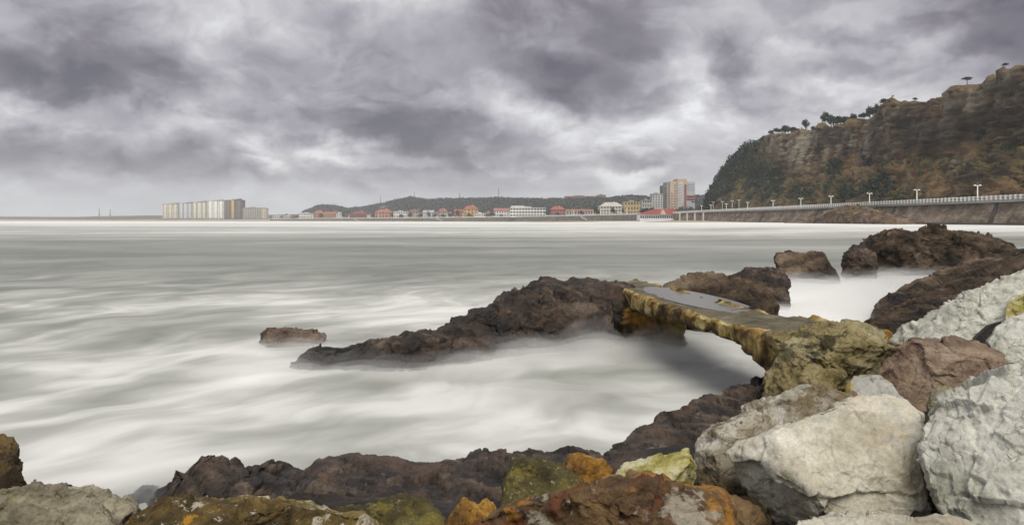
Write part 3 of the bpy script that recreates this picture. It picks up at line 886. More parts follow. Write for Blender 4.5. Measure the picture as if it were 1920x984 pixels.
# ================================================================== near promenade
DZ = 8.55
Y0, Y1 = 100.0, 560.0
wall_stone = rock_mat('sea_wall_stone', [(0.22, (0.085, 0.062, 0.046)), (0.42, (0.18, 0.135, 0.10)), (0.58, (0.28, 0.225, 0.17)), (0.78, (0.40, 0.34, 0.27))],
                      scale=0.22, bump=0.9, patches=[((0.10, 0.085, 0.04), 0.12, 0.52, 0.66, 0.7), ((0.30, 0.27, 0.22), 0.5, 0.58, 0.68, 0.6)],
                      strata=((0, 0, 1), 0.55, 0.5), bump_scale=2.0, wet=(1.4, 2.8, 0.5))
deck_mat = plain('promenade_concrete', (0.30, 0.29, 0.27), 0.85, 0.15, 0.2)
sw = empty('sea_wall', (WALL_X, 300, 0), label='sloping brown stone sea wall carrying the promenade below the cliff', cat='wall')
ny_, nz_ = 620, 26
ys = np.linspace(Y0, Y1, ny_); ts = np.linspace(0, 1, nz_)
A, B = np.meshgrid(ys, ts, indexing='ij')
xw = WALL_X - 4.6 * (1 - B) ** 1.15
zw_ = 0.6 + (DZ - 0.75 - 0.6) * B
p = np.stack([xw, A, zw_], -1).reshape(-1, 3)
p[:, 0] -= 0.35 * fbm(p * [0.3, 0.3, 0.9], 4, 41) + 0.22 * facets(p * [.5, .5, 1.0], 43)[0]
bk = np.stack([np.full_like(A, WALL_X + 3), A, zw_], -1).reshape(-1, 3)
vv = np.concatenate([p, bk]); ff = grid_faces(ny_, nz_)
edge = []
n0 = len(p)
for i in range(ny_ - 1):
    a, b = i * nz_ + nz_ - 1, (i + 1) * nz_ + nz_ - 1
    edge.append((a, b, n0 + b, n0 + a))
mesh_np('wall_face', vv - np.array([WALL_X, 300, 0]), np.concatenate([ff, ff[:, ::-1] + n0, np.array(edge)]), wall_stone, parent=sw)
dark_rib = plain('rib_concrete', (0.055, 0.05, 0.045), 0.9, 0.2, 0.8)
for y in (192, 244, 306, 372):     # sloping joints that run up the face
    MB().poly([(-5.05, 0, 0.9), (-0.25, 3.0, DZ - .8), (-0.25, 4.2, DZ - .8), (-5.05, 1.3, 0.9), (-4.3, 0, 0.9), (0.6, 3.0, DZ - .8), (0.6, 4.2, DZ - .8), (-4.3, 1.3, 0.9)],
              [(0, 1, 2, 3), (7, 6, 5, 4), (0, 4, 5, 1), (3, 2, 6, 7), (0, 3, 7, 4), (1, 5, 6, 2)]).build('drain_rib', dark_rib, parent=sw, loc=(0, y - 300, 0))
foot_m = plain('footing_concrete', (0.075, 0.07, 0.06), 0.7, 0.25, 0.4)
MB().box(-6.2, -4.2, Y0 - 300, 250 - 300, 0.6, 2.05).build('footing', foot_m, parent=sw)
MB().box(WALL_X - 0.9, WALL_X + 24, Y0, Y1, DZ - 0.7, DZ).build('promenade', deck_mat, kind='structure', label='concrete promenade deck under the cliff')

# white railing
rail = empty('promenade_railing', (WALL_X - 0.5, 300, DZ), label='white post and rail balustrade along the promenade below the cliff', cat='railing')
MB().box(-0.13, 0.13, Y0 - 300, Y1 - 300, 1.0, 1.19).build('top_rail', white, parent=rail)
MB().box(-0.07, 0.07, Y0 - 300, Y1 - 300, 0.62, 0.72).build('middle_rail', white, parent=rail)
MB().box(-0.10, 0.10, Y0 - 300, Y1 - 300, 0.20, 0.34).build('lower_rail', white, parent=rail)
pm = MB().box(-0.17, 0.17, -0.17, 0.17, 0.0, 1.18)
pm.box(-0.21, 0.21, -0.21, 0.21, 1.18, 1.30)
pm = pm.mesh('post', white)
for y in np.arange(150, Y1, 1.9):
    share('post', pm, (0, y - 300, 0), parent=rail)

# lamp posts
def lamp(y, label, h=4.45, x=WALL_X - 0.35, group='lamp posts on the promenade railing', slim=1.0):
    root = empty('lamp_post', (x, y, DZ), label=label, cat='street lamp', group=group)
    MB().tube([(0, 0, 0), (0, 0, 1.3), (0, 0, 1.35), (0, 0, h)], [0.24 * slim, 0.22 * slim, 0.15 * slim, 0.11 * slim], 8).build('pole', white, True, parent=root)
    MB().tube([(-.85, 0, h + .0), (.85, 0, h + .0)], [.08, .08], 6).build('arm', white, parent=root)
    for s in (-1, 1):
        MB().tube([(0, 0, -.12), (0, 0, .02), (0, 0, .2)], [.42, .42, .1], 10).build('lamp_head', white, parent=root, loc=(s * .72, 0, h + .06))
    MB().tube([(0, 0, 0), (0, 0, 1.1)], [.05, .03], 5).build('finial', paint((0.3, 0.3, 0.3)), parent=root, loc=(0, 0, h))
    return root
ORD = ['first', 'second', 'third', 'fourth', 'fifth', 'sixth', 'seventh', 'eighth', 'ninth', 'tenth', 'eleventh', 'twelfth', 'thirteenth', 'fourteenth', 'fifteenth', 'sixteenth', 'seventeenth', 'eighteenth', 'nineteenth', 'twentieth',
       'twenty-first', 'twenty-second', 'twenty-third', 'twenty-fourth', 'twenty-fifth', 'twenty-sixth', 'twenty-seventh', 'twenty-eighth', 'twenty-ninth', 'thirtieth']
for k, y in enumerate((500, 476, 442, 402, 363, 328, 297, 265, 234, 203.5, 172)):
    lamp(y, 'white double headed lamp post on the cliff promenade railing, %s from the beach restaurant' % ORD[k])
for k, y in enumerate((510, 488, 466, 452)):
    lamp(y, 'slim street lamp on the road at the cliff foot, %s from the tan tower block' % ORD[k], 7.2, WALL_X + 11, 'street lamps along the cliff road', 0.7)
for x, lab in ((586, 'white flat roofed building'), (640, 'narrow white gabled house'), (710, 'largest orange red roof'), (794, 'pale grey villa'), (838, 'dull red roofed house'), (868, 'orange red walled house'), (902, 'low bright white pavilion'), (955, 'long white hotel'), (1075, 'long low pale building'), (1126, 'large cream villa'), (1175, 'yellow brown building')):
    d_ = float(shore_d(x)) + 3
    o = lamp(0, 'white lamp post on the far promenade in front of the ' + lab, 6.0, 0, 'lamp posts on the far promenade', 1.3)
    o.location = ((x - CX) / F * d_, d_, float(deck_z(x)))
# shelter openings under the promenade beside the restaurant
pil = plain('pillar_white', (0.5, 0.49, 0.46), 0.8, 0.1, 0.6)
for k, y in enumerate((545, 522, 500, 478)):
    MB().box(-0.5, 0.5, -0.5, 0.5, 0, 6.0).box(-.65, .65, -.65, .65, 5.5, 5.9).build('pillar', pil, loc=(WALL_X - 5.2, y, 1.9), label='pale square pillar under the promenade, %s from the beach restaurant' % ORD[k], cat='pillar', group='pillars under the promenade')

# ================================================================== the cliff
foot_pts = [(152.0, y) for y in np.arange(90, 540, 1.5)]
Rr, cx_, cy_ = 70.0, 152.0 + 70.0, 540.0
for a in np.linspace(0, math.pi / 2, 60):
    foot_pts.append((cx_ - Rr * math.cos(a), cy_ + Rr * math.sin(a)))
for x in np.arange(cx_ + 4, 460, 6): foot_pts.append((x, cy_ + Rr))
foot = np.array(foot_pts)
tan = np.gradient(foot, axis=0); tan /= np.linalg.norm(tan, axis=1, keepdims=True)
inw = np.stack([tan[:, 1], -tan[:, 0]], 1)                       # towards the land
seg = np.concatenate([[0], np.cumsum(np.linalg.norm(np.diff(foot, axis=0), axis=1))])
RIM_Y = [90, 240, 262, 287, 301, 334, 345, 351, 358, 412, 457, 500, 540, 575, 610]
RIM_Z = [52, 55, 55, 54, 54, 59, 61, 58, 54.5, 57, 60, 62, 62, 59, 54]
ns = len(foot)
rim = np.interp(foot[:, 1], RIM_Y, RIM_Z) + 1.2 * fbm(np.stack([seg / 16, seg * 0, seg * 0], 1), 4, 61)
tn = np.concatenate([np.linspace(0, 1, 170), 1 + np.linspace(0.02, 1, 24) ** 1.5])
Sg, Tg = np.meshgrid(np.arange(ns), tn, indexing='ij')
tt = np.minimum(Tg, 1)
wooded = sst(490, 560, foot[:, 1])[:, None]
o_rock = np.interp(tt, [0, .06, .40, .47, .62, .9, 1], [0, 2.5, 19, 25, 28, 32, 33])
z_rock = np.interp(tt, [0, .06, .40, .47, .62, .9, 1], [0, .08, .37, .42, .60, .92, 1.0])
o_wood, z_wood = 44 * tt, np.sin(tt * math.pi / 2) ** 0.85
off = o_rock * (1 - wooded) + o_wood * wooded
zz = z_rock * (1 - wooded) + z_wood * wooded
sg = seg[:, None] + 0 * Tg
q = np.stack([sg / 58, tt * 0.5, sg * 0], -1).reshape(-1, 3)
gul = fbm(q, 3, 71).reshape(Sg.shape)
q2 = np.stack([sg / 19, tt * 1.1, sg * 0 + 4], -1).reshape(-1, 3)
but = fbm(q2, 4, 73, ridged=True).reshape(Sg.shape)
shape = np.sin(np.clip(tt, 0, 1) * math.pi * 0.62)
up = np.clip((tt - 0.35) / 0.3, 0, 1)
off = off + (11 * gul * (0.25 + 0.75 * up) - 8.5 * (but + 0.1) * (0.35 * shape + 0.65 * up * (1.15 - 0.5 * tt))) * (1 - 0.7 * wooded) * sst(0, .15, tt)
# the deep fold right of the high step and the tall right-hand shoulder
Yf = foot[:, 1][:, None]
off += 9 * np.exp(-((Yf - 352) / 9.0) ** 2) * up
off -= 7 * np.exp(-((Yf - 300) / 26.0) ** 2) * sst(.1, .5, tt) * (1 - .5 * tt)
off -= 5 * np.exp(-((Yf - 425) / 9.0) ** 2) * sst(.2, .6, tt) * (1.1 - tt)
off -= 5 * np.exp(-((Yf - 480) / 8.0) ** 2) * sst(.2, .6, tt) * (1.1 - tt)
plate = np.maximum(Tg - 1, 0)
off = off + plate * 110
z = DZ - 0.6 + zz * (rim[:, None] - DZ) + plate * 3.0
P = np.stack([foot[:, 0][:, None] + inw[:, 0][:, None] * off, foot[:, 1][:, None] + inw[:, 1][:, None] * off, z], -1).reshape(-1, 3)
F4 = grid_faces(ns, len(tn))
F4 = F4[:, ::-1]
rockness = (sst(0.0, 0.1, tt) * (1 - sst(0.0, .1, plate))).reshape(-1)
nrm = normals(P, F4)
strat = np.stack([P[:, 0] * .01, P[:, 1] * .012, P[:, 2] * .16 + P[:, 1] * .012], 1)
disp = 1.8 * fbm(P / 11.0, 5, 81) + 2.6 * facets(P / [9.0, 9.0, 7.0], 83)[0] + 1.1 * facets(P / [3.6, 3.6, 2.6], 85)[0] + 2.1 * fbm(strat * [1, 1, 1.7], 4, 87, ridged=True)
P += nrm * (disp * rockness * (1 - 0.5 * wooded.repeat(len(tn), 1).ravel()))[:, None]
nrm = normals(P, F4)
ttr = tt.ravel() + plate.ravel()
big1 = fbm(P / [34, 34, 20], 4, 91); big2 = fbm(P / [16, 16, 12], 4, 93)
veg = np.clip(sst(0.12, 0.55, nrm[:, 2] + 0.35 * big1) * (1 - 0.55 * sst(.45, .75, ttr)) + 0.35 * wooded.repeat(len(tn), 1).ravel(), 0, 1)
ochre = sst(0.05, 0.40, big2 + 0.25 * sst(.25, .5, ttr) - 0.3 * sst(.55, .85, ttr))
pale = sst(0.28, 0.6, but.ravel() + 0.3 * big2) * sst(.38, .6, ttr)
top = sst(0.975, 1.02, ttr)
# patches of the face, each found from its bearing in the photograph
scx, scy = CX + F * P[:, 0] / P[:, 1], HY - F * (P[:, 2] - CAMZ) / P[:, 1]
wbx, wby = scx + 22 * fbm(P / 14.0, 4, 95), scy + 16 * fbm(P / 14.0 + 40, 4, 96)
def spots(L):
    o = np.zeros(len(P))
    for (x, y, rx, ry) in L: o = np.maximum(o, np.exp(-(((wbx - x) / rx) ** 2 + ((wby - y) / ry) ** 2) ** 1.3))
    return o
darkp = spots([(1700, 235, 45, 45), (1640, 250, 22, 45), (1790, 240, 50, 40), (1880, 235, 70, 55), (1740, 260, 35, 50), (1850, 320, 60, 30), (1560, 255, 30, 25), (1440, 330, 30, 40), (1900, 170, 60, 25)])
ochp = spots([(1605, 320, 34, 24), (1625, 236, 12, 18), (1510, 325, 20, 34), (1475, 345, 14, 26), (1770, 212, 50, 11), (1690, 335, 22, 30), (1760, 350, 40, 22), (1870, 350, 60, 25), (1820, 280, 40, 12), (1480, 252, 26, 8), (1580, 232, 60, 6), (1540, 345, 18, 20)])
palep = spots([(1500, 272, 9, 34), (1518, 258, 7, 26), (1626, 272, 8, 30), (1600, 262, 7, 28), (1455, 282, 18, 9), (1480, 300, 8, 22), (1720, 250, 6, 30), (1790, 300, 12, 14), (1410, 285, 10, 14)])
vegp = spots([(1505, 350, 22, 18), (1565, 312, 22, 16), (1640, 348, 34, 20), (1545, 350, 18, 14), (1460, 345, 18, 28), (1695, 365, 18, 14), (1630, 300, 16, 14), (1590, 360, 20, 12), (1420, 320, 25, 40)])
redp = spots([(1682, 302, 8, 18), (1745, 300, 16, 26), (1725, 320, 14, 18)])
ochre = np.clip(ochre * .5 + ochp, 0, 1); pale = np.clip(pale * .5 + palep, 0, 1); veg = np.clip(veg * .8 + vegp - .6 * ochp, 0, 1)

def cliff_material():
    m = bpy.data.materials.new('cliff_rock'); m.use_nodes = True
    nt = NT(m.node_tree)
    pos = nt.n('ShaderNodeNewGeometry').outputs['Position']
    at = {k: nt.n('ShaderNodeAttribute', attribute_name=k).outputs['Fac'] for k in ('veg', 'ochre', 'pale', 'top', 'darkp', 'redp')}
    wv = nt.vmath('ADD', pos, nt.vmath('SCALE', nt.vmath('SUBTRACT', nt.noise(pos, 0.12, 4.0, 0.6, out='Color'), (.5, .5, .5)), 7.0))
    streak = nt.noise(nt.n('ShaderNodeMapping', {'Vector': wv, 'Scale': (1, 1, 0.13)}).outputs[0], 0.16, 8.0, 0.65)
    bed = nt.noise(nt.n('ShaderNodeMapping', {'Vector': wv, 'Scale': (.15, .15, 1.6)}).outputs[0], 0.22, 6.0, 0.6)
    v = nt.math('ADD', nt.math('MULTIPLY', streak, 0.6), nt.math('MULTIPLY', bed, 0.4))
    c = nt.ramp(v, [(0.38, (0.028, 0.021, 0.016)), (0.45, (0.085, 0.058, 0.040)), (0.51, (0.15, 0.105, 0.068)), (0.57, (0.24, 0.17, 0.105)), (0.66, (0.38, 0.31, 0.225))])
    n2 = nt.noise(wv, 0.35, 7.0, 0.65)
    c = nt.mix(nt.math('MULTIPLY', nt.smooth(nt.math('ADD', nt.math('MULTIPLY', at['ochre'], 0.5), n2), 0.62, 0.95), 0.85), c, (0.24, 0.155, 0.072))
    c = nt.mix(nt.math('MULTIPLY', nt.smooth(nt.math('ADD', nt.math('MULTIPLY', at['pale'], 0.45), streak), 0.60, 0.84), 0.8), c, (0.32, 0.285, 0.22))
    red = nt.noise(pos, 0.045, 5.0, 0.6)
    c = nt.mix(nt.math('MULTIPLY', nt.smooth(red, 0.60, 0.72), 0.5), c, (0.13, 0.048, 0.036))
    c = nt.mix(nt.math('MULTIPLY', nt.smooth(nt.math('ADD', nt.math('MULTIPLY', at['darkp'], 0.5), streak), 0.68, 0.95), 0.7), c, (0.040, 0.034, 0.030))
    c = nt.mix(nt.math('MULTIPLY', nt.smooth(nt.math('ADD', nt.math('MULTIPLY', at['redp'], 0.5), n2), 0.68, 0.9), 0.8), c, (0.21, 0.065, 0.045))
    g = nt.noise(wv, 0.5, 8.0, 0.7)
    gcol = nt.ramp(nt.noise(wv, 0.16, 5.0, 0.6), [(0.36, (0.030, 0.036, 0.014)), (0.47, (0.085, 0.075, 0.026)), (0.58, (0.17, 0.125, 0.052))])
    c = nt.mix(nt.smooth(nt.math('ADD', nt.math('MULTIPLY', at['veg'], 0.42), g), 0.60, 0.80), c, gcol)
    grass = nt.ramp(nt.noise(wv, 0.4, 6.0, 0.65), [(0.3, (0.08, 0.07, 0.03)), (0.55, (0.20, 0.135, 0.06)), (0.75, (0.26, 0.19, 0.10))])
    c = nt.mix(at['top'], c, grass)
    hgt = nt.math('ADD', nt.noise(wv, 0.45, 10.0, 0.68), nt.math('MULTIPLY', bed, 0.6))
    nb = nt.n('ShaderNodeBump', {'Height': hgt, 'Strength': 1.0, 'Distance': 2.2}).outputs[0]
    principled(nt, c, 0.92, nb, 0.15)
    return m
mesh_np('cliff', P, F4, cliff_material(), attrs={'veg': veg, 'ochre': ochre, 'pale': pale, 'top': top, 'darkp': darkp, 'redp': redp},
        kind='structure', label='brown and ochre sea cliff rising behind the promenade')

# scrub on the ledges and the wooded end of the cliff
r = np.random.default_rng(51)
fc = P[F4].mean(1); fn = nrm[F4].mean(1); fv = veg[F4].mean(1); ft = ttr[F4].mean(1)
fw_ = wooded.repeat(len(tn), 1).ravel()[F4].mean(1)
area = np.linalg.norm(np.cross(P[F4[:, 1]] - P[F4[:, 0]], P[F4[:, 3]] - P[F4[:, 0]]), axis=1)
pat = fbm(fc / [22, 22, 14], 3, 99)
prob = area * (ft < 1.0) * (fc[:, 1] > 150) * np.clip(fv * 1.2 + pat * 1.6 - 0.30, 0, 1) * (1 - sst(.5, .75, ft)) * (1 - fw_)
prob += area * (ft < .98) * sst(.3, .9, fw_) * 1.2
def pick(pr, n): return r.choice(len(pr), n, p=pr / pr.sum())
vpf = vegp[F4].mean(1); opf = ochp[F4].mean(1)
i1 = pick(area * (ft < 1.0) * (fc[:, 1] > 150) * np.clip(pat * 1.0 + 0.3 * fv - 0.45 + 1.4 * vpf - opf, 0, 1) * (1 - sst(.55, .7, ft)) * (1 - fw_), 850)
v, f = leaf_quads(fc[i1] + [0, 0, .5], r.uniform(.9, 2.3, (len(i1), 1)) * [[1, 1, .8]], 34, 0.30, 52)
mesh_np('cliff_scrub', v, f, dark_leaf, False, kind='stuff', label='dark green scrub clinging to the cliff ledges')
i2 = pick(area * (ft < 1.0) * (fc[:, 1] > 150) * np.clip(-pat * 1.5 + fv - 0.25, 0, 1) * (1 - sst(.3, .6, ft)) * (1 - fw_), 900)
v, f = leaf_quads(fc[i2] + [0, 0, .2], r.uniform(.5, 1.4, (len(i2), 1)) * [[1, 1, .7]], 22, 0.30, 53)
mesh_np('cliff_bramble', v, f, olive_leaf, False, kind='stuff', label='olive bramble and dry bracken on the lower cliff slopes')
i3 = pick(area * (ft < .99) * sst(.12, .8, fw_) * (fc[:, 0] < 330), 900)
v, f = leaf_quads(fc[i3] + [0, 0, 2.2], r.uniform(1.6, 4.6, (len(i3), 1)) * [[1, 1, 1.35]], 56, 0.20, 54)
mesh_np('cliff_wood', v, f, dark_leaf, False, kind='stuff', label='dense dark pine wood on the end slope of the cliff')

rimv = P.reshape(ns, len(tn), 3)[:, 168:178].reshape(-1, 3)
rpx = CX + F * rimv[:, 0] / rimv[:, 1]
rimv = rimv[(rpx > 1398) & (rpx < 1662) & (rimv[:, 1] > 300)]
rimv = rimv[r.choice(len(rimv), 190)]
v, f = leaf_quads(rimv + [1.5, 0, .6], r.uniform(.5, 1.7, (len(rimv), 1)) * [[1, 1, 1.0]], 40, 0.24, 56)
mesh_np('rim_scrub', v, f, dark_leaf, False, kind='stuff', label='dark scrub along the lower cliff rim under the pines')

# trees along the cliff rim
def rim_at(xpix):
    best = None
    cols = P.reshape(ns, len(tn), 3)[:, 170:180]
    scr = CX + F * cols[..., 0] / cols[..., 1]
    ysc = HY - F * (cols[..., 2] - CAMZ) / cols[..., 1]
    dd = np.abs(scr - xpix)
    tol = 4.0
    while True:
        cand = np.argwhere((dd < tol) & (cols[..., 1] > 100))
        if len(cand): break
        tol *= 1.6
    k = min(cand, key=lambda c_: ysc[c_[0], c_[1]])
    return cols[k[0], k[1]]
r = np.random.default_rng(77)
for j_, (x, s, k) in enumerate(((1404, .7, 1), (1412, .8, 0), (1421, .75, 3), (1431, .7, 1), (1440, .75, 3), (1449, .6, 1), (1458, .9, 3), (1466, .8, 1), (1474, 1.0, 3), (1483, .6, 1), (1491, .5, 3),
                (1508, .85, 0), (1518, .55, 1), (1531, .8, 1), (1539, 1.0, 0), (1546, .7, 3), (1556, .75, 0), (1563, .9, 1), (1572, .75, 3), (1581, .8, 1), (1590, .85, 0), (1599, .6, 3),
                (1610, .7, 3), (1618, .7, 1), (1626, .95, 2), (1634, .8, 0), (1641, .7, 1), (1649, .7, 3), (1655, .5, 1))):
    p_ = rim_at(x)
    plant(k, (p_[0] + 1.5, p_[1], p_[2] - .3), s * r.uniform(0.8, 1.2), r.uniform(0, 6), 'dark pine on the lower cliff rim, %s counted from the wooded cliff end' % ORD[j_], 'pines along the cliff rim')
for x, s, k, lab in ((1671, .35, 3, 'tiny bush at the corner of the high cliff step'), (1714, .55, 3, 'round dark bush on the level top of the high cliff'), (1740, .28, 3, 'small low bush beside the round bush on the cliff top'),
                     (1757, .22, 3, 'smallest tuft of scrub on the bare cliff top'), (1849, .6, 1, 'thin ragged tree beside the lone umbrella pine'), (1879, .55, 3, 'dark bush on the rising cliff shoulder')):
    p_ = rim_at(x)
    o = plant(k, (p_[0] + .5, p_[1], p_[2] - .15), s * .6, r.uniform(0, 6), lab, 'bushes on the high cliff top')
lone = tree_proto('umbrella_pine', 5.2, 2.4, 2.2, 3.2, 91, dark_leaf, umbrella=True, limbs=7, per=40)
p_ = rim_at(1806)
lone.scale = (.72, .72, .72)
lone.location = (p_[0] + 1, p_[1], p_[2] - .2)
lone['label'], lone['category'] = 'lone umbrella pine with bare trunk on the grassy cliff top', 'tree'
# ================================================================== rock materials
M = {}
M['pale'] = rock_mat('pale_limestone', [(0.20, (0.29, 0.265, 0.195)), (0.40, (0.44, 0.415, 0.325)), (0.56, (0.555, 0.53, 0.435)), (0.80, (0.69, 0.67, 0.585))], scale=1.7, bump=0.4, veins=0.2,
    vein_col=(0.22, 0.20, 0.13), patches=[((0.47, 0.38, 0.27), 0.9, 0.56, 0.72, 0.55), ((0.27, 0.27, 0.13), 1.6, 0.60, 0.74, 0.55), ((0.33, 0.34, 0.33), 2.6, 0.56, 0.66, 0.5)], seed=1, grain=0.3)
M['pale2'] = rock_mat('grey_white_limestone', [(0.20, (0.25, 0.25, 0.195)), (0.40, (0.405, 0.41, 0.345)), (0.56, (0.53, 0.53, 0.465)), (0.80, (0.68, 0.675, 0.61))], scale=1.9, bump=0.5, veins=0.2,
    vein_col=(0.19, 0.19, 0.13), patches=[((0.40, 0.36, 0.20), 1.4, 0.60, 0.74, 0.6), ((0.23, 0.25, 0.16), 2.2, 0.60, 0.72, 0.6)], seed=2, grain=0.3)
M['speck'] = rock_mat('speckled_limestone', [(0.30, (0.28, 0.25, 0.18)), (0.5, (0.44, 0.41, 0.33)), (0.7, (0.60, 0.58, 0.50))], scale=1.6, bump=0.9,
    patches=[((0.17, 0.12, 0.055), 2.6, 0.52, 0.60, 0.75), ((0.36, 0.235, 0.07), 2.0, 0.63, 0.71, 0.6), ((0.60, 0.585, 0.54), 2.0, 0.58, 0.64, 0.8)], speck=((0.12, 0.09, 0.05), 15.0, 0.58, 0.66), seed=3)
M['brown'] = rock_mat('brown_sandstone', [(0.22, (0.085, 0.058, 0.043)), (0.42, (0.18, 0.125, 0.09)), (0.57, (0.29, 0.215, 0.155)), (0.78, (0.44, 0.36, 0.27))], scale=1.1, bump=0.7, veins=0.5, vein_col=(0.03, 0.02, 0.015),
    patches=[((0.46, 0.39, 0.31), 1.5, 0.58, 0.68, 0.8), ((0.30, 0.19, 0.085), 0.9, 0.55, 0.7, 0.5)], strata=((0.25, 0.1, 1.0), 3.0, 0.45), seed=4)
M['rust'] = rock_mat('rusty_rock', [(0.24, (0.035, 0.025, 0.018)), (0.42, (0.10, 0.060, 0.032)), (0.56, (0.18, 0.112, 0.052)), (0.76, (0.30, 0.205, 0.10))], scale=1.5, bump=0.95, veins=0.0, vein_col=(0.03, 0.018, 0.012),
    patches=[((0.46, 0.42, 0.33), 1.9, 0.61, 0.66, 0.85), ((0.44, 0.21, 0.03), 2.2, 0.57, 0.64, 0.8), ((0.20, 0.055, 0.025), 2.4, 0.58, 0.66, 0.6)], speck=((0.55, 0.50, 0.40), 12.0, 0.64, 0.69), seed=5, rough=0.8)
M['lichen'] = rock_mat('lichen_brown_rock', [(0.30, (0.04, 0.028, 0.012)), (0.45, (0.105, 0.072, 0.026)), (0.6, (0.19, 0.135, 0.045)), (0.75, (0.27, 0.21, 0.085))], scale=2.2, bump=1.0,
    patches=[((0.60, 0.56, 0.44), 5.0, 0.615, 0.66, 0.85), ((0.50, 0.26, 0.03), 3.5, 0.65, 0.69, 0.9), ((0.25, 0.24, 0.06), 1.6, 0.57, 0.67, 0.6)], speck=((0.6, 0.55, 0.42), 12.0, 0.585, 0.64), seed=6)
M['moss'] = rock_mat('mossy_conglomerate', [(0.26, (0.05, 0.042, 0.018)), (0.48, (0.115, 0.096, 0.036)), (0.70, (0.20, 0.172, 0.07))], scale=2.4, bump=1.0, bump_scale=2.2,
    patches=[((0.26, 0.22, 0.05), 4.0, 0.56, 0.64, 0.7)], speck=((0.42, 0.37, 0.22), 20.0, 0.585, 0.64), seed=7)
M['orange'] = rock_mat('orange_stone', [(0.32, (0.09, 0.045, 0.010)), (0.5, (0.26, 0.13, 0.018)), (0.68, (0.44, 0.25, 0.05))], scale=3.0, bump=0.8, patches=[((0.5, 0.42, 0.25), 4.0, 0.62, 0.70, 0.6)], seed=8, rough=0.6)
M['yellow'] = rock_mat('yellow_white_stone', [(0.30, (0.26, 0.23, 0.045)), (0.45, (0.44, 0.40, 0.16)), (0.6, (0.60, 0.57, 0.40)), (0.75, (0.70, 0.68, 0.56))], scale=2.4, bump=0.8,
    patches=[((0.32, 0.30, 0.035), 2.2, 0.55, 0.66, 0.75), ((0.45, 0.22, 0.03), 3.0, 0.66, 0.72, 0.8)], seed=9)
M['lichpale'] = rock_mat('pale_lichen_stone', [(0.22, (0.17, 0.15, 0.10)), (0.46, (0.32, 0.29, 0.205)), (0.74, (0.48, 0.45, 0.34))], scale=2.0, bump=1.0, veins=0.0, vein_col=(0.10, 0.085, 0.05),
    patches=[((0.24, 0.15, 0.09), 1.4, 0.57, 0.66, 0.7), ((0.22, 0.21, 0.07), 2.5, 0.58, 0.66, 0.7)], strata=((0.1, 0.3, 1.0), 5.0, 0.5), seed=10)
M['greyyellow'] = rock_mat('grey_stone_yellow_streaks', [(0.30, (0.25, 0.245, 0.215)), (0.5, (0.38, 0.375, 0.34)), (0.7, (0.52, 0.51, 0.47))], scale=2.2, bump=0.7,
    patches=[((0.48, 0.35, 0.035), 1.8, 0.54, 0.60, 0.9)], seed=11)
M['dark'] = rock_mat('dark_bedrock', [(0.22, (0.010, 0.008, 0.007)), (0.40, (0.030, 0.022, 0.017)), (0.54, (0.068, 0.048, 0.035)), (0.68, (0.13, 0.094, 0.067)), (0.86, (0.24, 0.19, 0.14))], scale=1.3, bump=1.0, bump_scale=2.2,
    patches=[((0.12, 0.065, 0.040), 0.9, 0.56, 0.70, 0.55), ((0.016, 0.014, 0.013), 1.7, 0.54, 0.64, 0.7)], strata=((0.35, 0.15, 1.0), 3.4, 0.6), wet=(0.05, 0.5, 0.7), seed=12, grain=0.55, rough=0.68, spec=0.4)
M['darkwarm'] = rock_mat('warm_dark_bedrock', [(0.22, (0.014, 0.011, 0.008)), (0.40, (0.044, 0.032, 0.022)), (0.55, (0.095, 0.067, 0.045)), (0.70, (0.17, 0.125, 0.085)), (0.86, (0.27, 0.21, 0.145))], scale=0.9, bump=1.0, bump_scale=1.8,
    patches=[((0.14, 0.10, 0.035), 0.9, 0.58, 0.70, 0.55)], strata=((-0.4, 0.2, 1.0), 2.2, 0.55), wet=(0.1, 0.9, 0.7), seed=13, grain=0.4)
M['shelf'] = rock_mat('wave_washed_shelf', [(0.20, (0.010, 0.008, 0.007)), (0.38, (0.034, 0.025, 0.019)), (0.52, (0.074, 0.054, 0.040)), (0.66, (0.135, 0.10, 0.074)), (0.86, (0.25, 0.20, 0.155))], scale=2.8, bump=1.0, bump_scale=1.8,
    patches=[((0.15, 0.09, 0.055), 1.4, 0.54, 0.66, 0.6), ((0.014, 0.012, 0.011), 2.6, 0.55, 0.63, 0.75), ((0.20, 0.18, 0.15), 5.0, 0.62, 0.70, 0.5)], strata=((0.2, 0.25, 1.0), 5.0, 0.5), wet=(0.10, 0.36, 0.85), seed=18, grain=0.6, rough=0.66, spec=0.4)
M['redsea'] = rock_mat('reddish_sea_rock', [(0.2, (0.035, 0.024, 0.018)), (0.42, (0.10, 0.068, 0.05)), (0.58, (0.18, 0.13, 0.095)), (0.8, (0.30, 0.24, 0.19))], scale=1.6, bump=1.0, bump_scale=1.8, strata=((0.1, 0.1, 1.0), 5.0, 0.5), wet=(-.05, .12, .5), seed=19, grain=.5)
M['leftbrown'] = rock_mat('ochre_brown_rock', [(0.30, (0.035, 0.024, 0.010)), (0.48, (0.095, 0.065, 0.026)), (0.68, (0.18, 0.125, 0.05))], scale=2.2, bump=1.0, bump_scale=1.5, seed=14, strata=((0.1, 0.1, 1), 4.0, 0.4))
M['redrock'] = rock_mat('red_outcrop_rock', [(0.25, (0.05, 0.032, 0.024)), (0.48, (0.13, 0.085, 0.062)), (0.70, (0.25, 0.185, 0.135))], scale=0.30, bump=1.0, strata=((0.0, 0.35, 1.0), 0.7, 0.6),
    patches=[((0.14, 0.10, 0.035), 0.12, 0.55, 0.66, 0.7)], seed=15)


